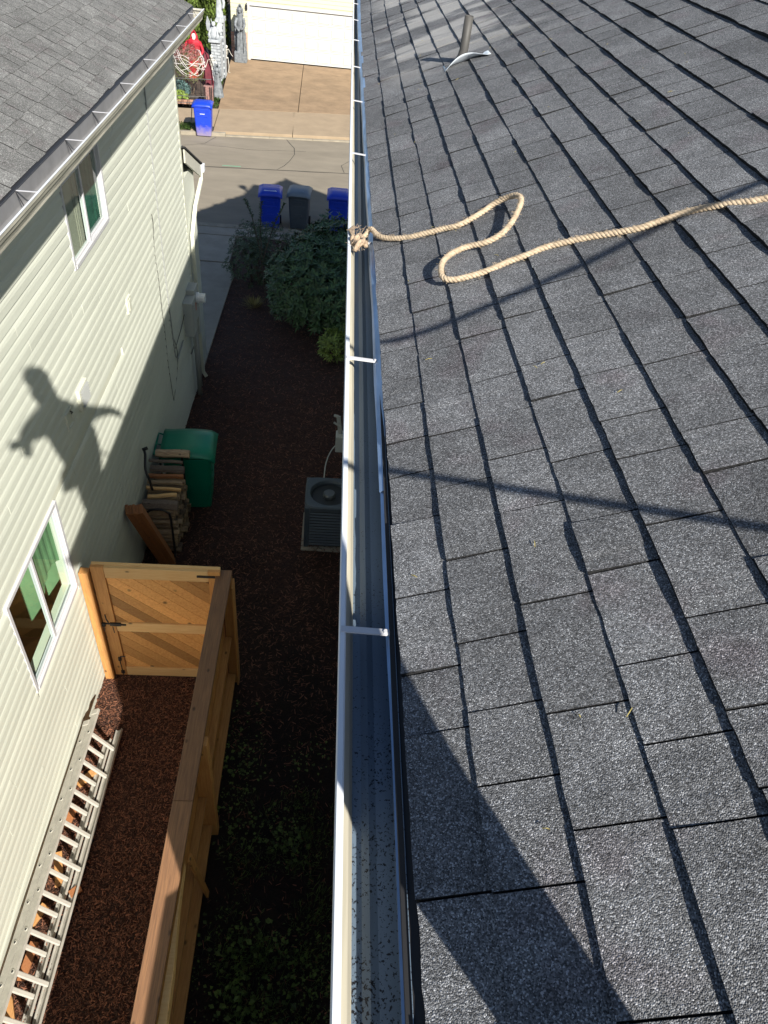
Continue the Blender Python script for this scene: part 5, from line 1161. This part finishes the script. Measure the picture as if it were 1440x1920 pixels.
for x in (-5.21,-5.16,-4.98,-4.92): 
    mb = MB(); mb.box(x,x+.022,31.20,31.248,-7.92,-7.31); mb.build('bar', M['black'], pn)
shb = thing('bush', 'round shrub with reddish top draped in white web cords, left of the props', 'bush', (-5.9,32.6,-7.93))
M['shr'] = mat('shrub small leaves', (0.12,0.14,0.045), .7, tone=.5); M['shrr'] = mat('shrub reddish leaves', (0.24,0.10,0.09), .7, tone=.5)
bush(shb, [(-5.95,32.7,-7.1,.58,.6,.68)], 250, .06, M['shr'], rn, base=(-5.95,32.7,-7.93), nleaf=5)
bush(shb, [(-5.98,32.8,-6.62,.52,.55,.34)], 280, .06, M['shrr'], rn, name='foliage_top', stems=False, nleaf=5)
mb = MB()
for k in range(16):
    pts_ = []
    for i in range(12):
        a = i/11*3.4+k*.35; u = .15+math.sin(k*1.7+i*.5)*.62*(.5+.5*math.sin(k)); q = math.sqrt(max(.05,1-u*u)); pts_.append(Vector((-5.96+(.60+.05*math.sin(i*3+k))*q*math.cos(a+3.3), 32.72+.64*q*math.sin(a+3.3), -6.95+.66*u)))
    mb.tube(pts_,.007,4)
mb.build('web', M['web'], shb)
pl = thing('plant', 'bright green leafy plant behind the low black fence at the far pavement', 'plant', (-6.1,31.2,-7.93))
bush(pl, [(-6.12,31.3,-7.75,.28,.22,.2)], 260, .12, M['brightleaf'], rn, stems=False, nleaf=7)
st_ = thing('plant', 'blue green spiky plant beside the web covered shrub', 'plant', (-6.15,32.0,-7.93)); M['bluel'] = mat('blue green leaves', (.07,.13,.12), .7, tone=.4)
bush(st_, [(-6.15,32.0,-7.65,.3,.25,.28)], 240, .13, M['bluel'], rn, stems=False, nleaf=6)
lf = thing('garden_fence', 'low black wire fence along the far pavement in front of the shrub', 'fence', (-5.6,31.0,-7.93))
for (a,b,hh) in (((-6.6,30.75),(-5.05,31.05),.32),((-6.4,31.6),(-5.0,31.9),.72)):
    A = Vector((*a,0)); Bv = Vector((*b,0))
    mb = MB(); mb.tube([A+Vector((0,0,-7.93+hh)),Bv+Vector((0,0,-7.93+hh))],.012,5); mb.build('rail', M['black'], lf)
    mb = MB(); mb.tube([A+Vector((0,0,-7.83)),Bv+Vector((0,0,-7.83))],.010,5); mb.build('rail', M['black'], lf)
    for i in range(8):
        p = A.lerp(Bv,i/7); mb = MB(); mb.tube([p+Vector((0,0,-7.95)),p+Vector((0,0,-7.93+hh+.03))],.010,5); mb.build('picket', M['black'], lf)
mb = MB(); rnd = random.Random(8)
for r_i in range(2):
    x = -6.7+.1*r_i
    while x < -5.3: mb.box(x,x+.2,31.0+.06*(x+6.7)*2,31.09+.06*(x+6.7)*2,-7.93+.08*r_i,-7.93+.08*r_i+.07,rnd.random()); x += .215
o = mb.build('brick_edging', M['brick'], loc=(-6,31.1,-7.93), tones=True); tag(o, 'low red brick garden edging behind the black wire fence', 'edging')
mb = MB(); mb.add([(-9,31.0,-7.92),(-5.15,31.45,-7.92),(-5.4,38.5,-7.92),(-9,41,-7.92)],[(0,1,2,3)]); struct(mb.build('garden_bed', M['soil']))
re = thing('statue', 'tall grey hooded reaper statue on a stone block beside the white garage door', 'statue', (-4.7,38.7,-7.93))
mb = MB(); mb.box(-4.96,-4.42,38.55,38.95,-7.93,-7.50); mb.build('plinth', M['stone'], re, bevel=.02)
mb = MB(); mb.prism([(-4.96,38.85,-7.5),(-4.98,38.85,-6.55),(-4.86,38.85,-6.3),(-4.6,38.85,-6.25),(-4.46,38.85,-6.9),(-4.44,38.85,-7.5)], None, (0,.12,0)); mb.build('backing', M['stone'], re, bevel=.02)
figure(re, (-4.68,38.72,-7.5), 1.72, M['stone'], M['stone'], w_=.21, arms=[[(.14,0,1.25),(.2,-.12,1.0),(.05,-.2,.85)],[(-.14,0,1.25),(-.2,-.12,1.0),(-.02,-.2,.8)]])
mb = MB(); mb.tube([(-4.52,38.5,-7.5),(-4.52,38.52,-6.4)],.018,6); mb.build('staff', M['stone'], re)
def arbor(x,y,z,h,r,label):
    t = thing('arborvitae_tree', label, 'tree', (x,y,z), 'evergreens beside the far house')
    mb = MB(); mb.tube([(x,y,z),(x,y,z+h*.9)],[.09,.02],7); mb.build('trunk', M['bark'], t)
    mb = MB()
    for _ in range(2600):
        u = rn.random(); a = rn.uniform(0,6.28); q = r*(1-u**2.2*.8)*rn.uniform(.72,1.02)*(1+.2*noise.noise(Vector((math.cos(a)*2,math.sin(a)*2,u*5))))
        p = Vector((x+q*math.cos(a),y+q*math.sin(a),z+.1+u*h)); d = Vector((math.cos(a)*.6,math.sin(a)*.6,1))
        leafquad(mb, p, d+Vector((rn.uniform(-.5,.5),rn.uniform(-.5,.5),0)), Vector((math.cos(a),math.sin(a),0)), .22, .11, rn.random(), .02)
    mb.build('crown', M['arbor'], t, kind='stuff', tones=True)
arbor(-6.0,40.2,-7.93,3.4,.62,'dense green arborvitae just left of the pale yellow house corner')
arbor(-7.1,40.6,-7.93,3.6,.7,'second dense arborvitae further left, partly behind the roof edge')
arbor(-8.3,41.0,-7.93,3.5,.7,'third arborvitae mostly hidden behind the grey roof')
# clean face-tone for shingle meshes that carry none
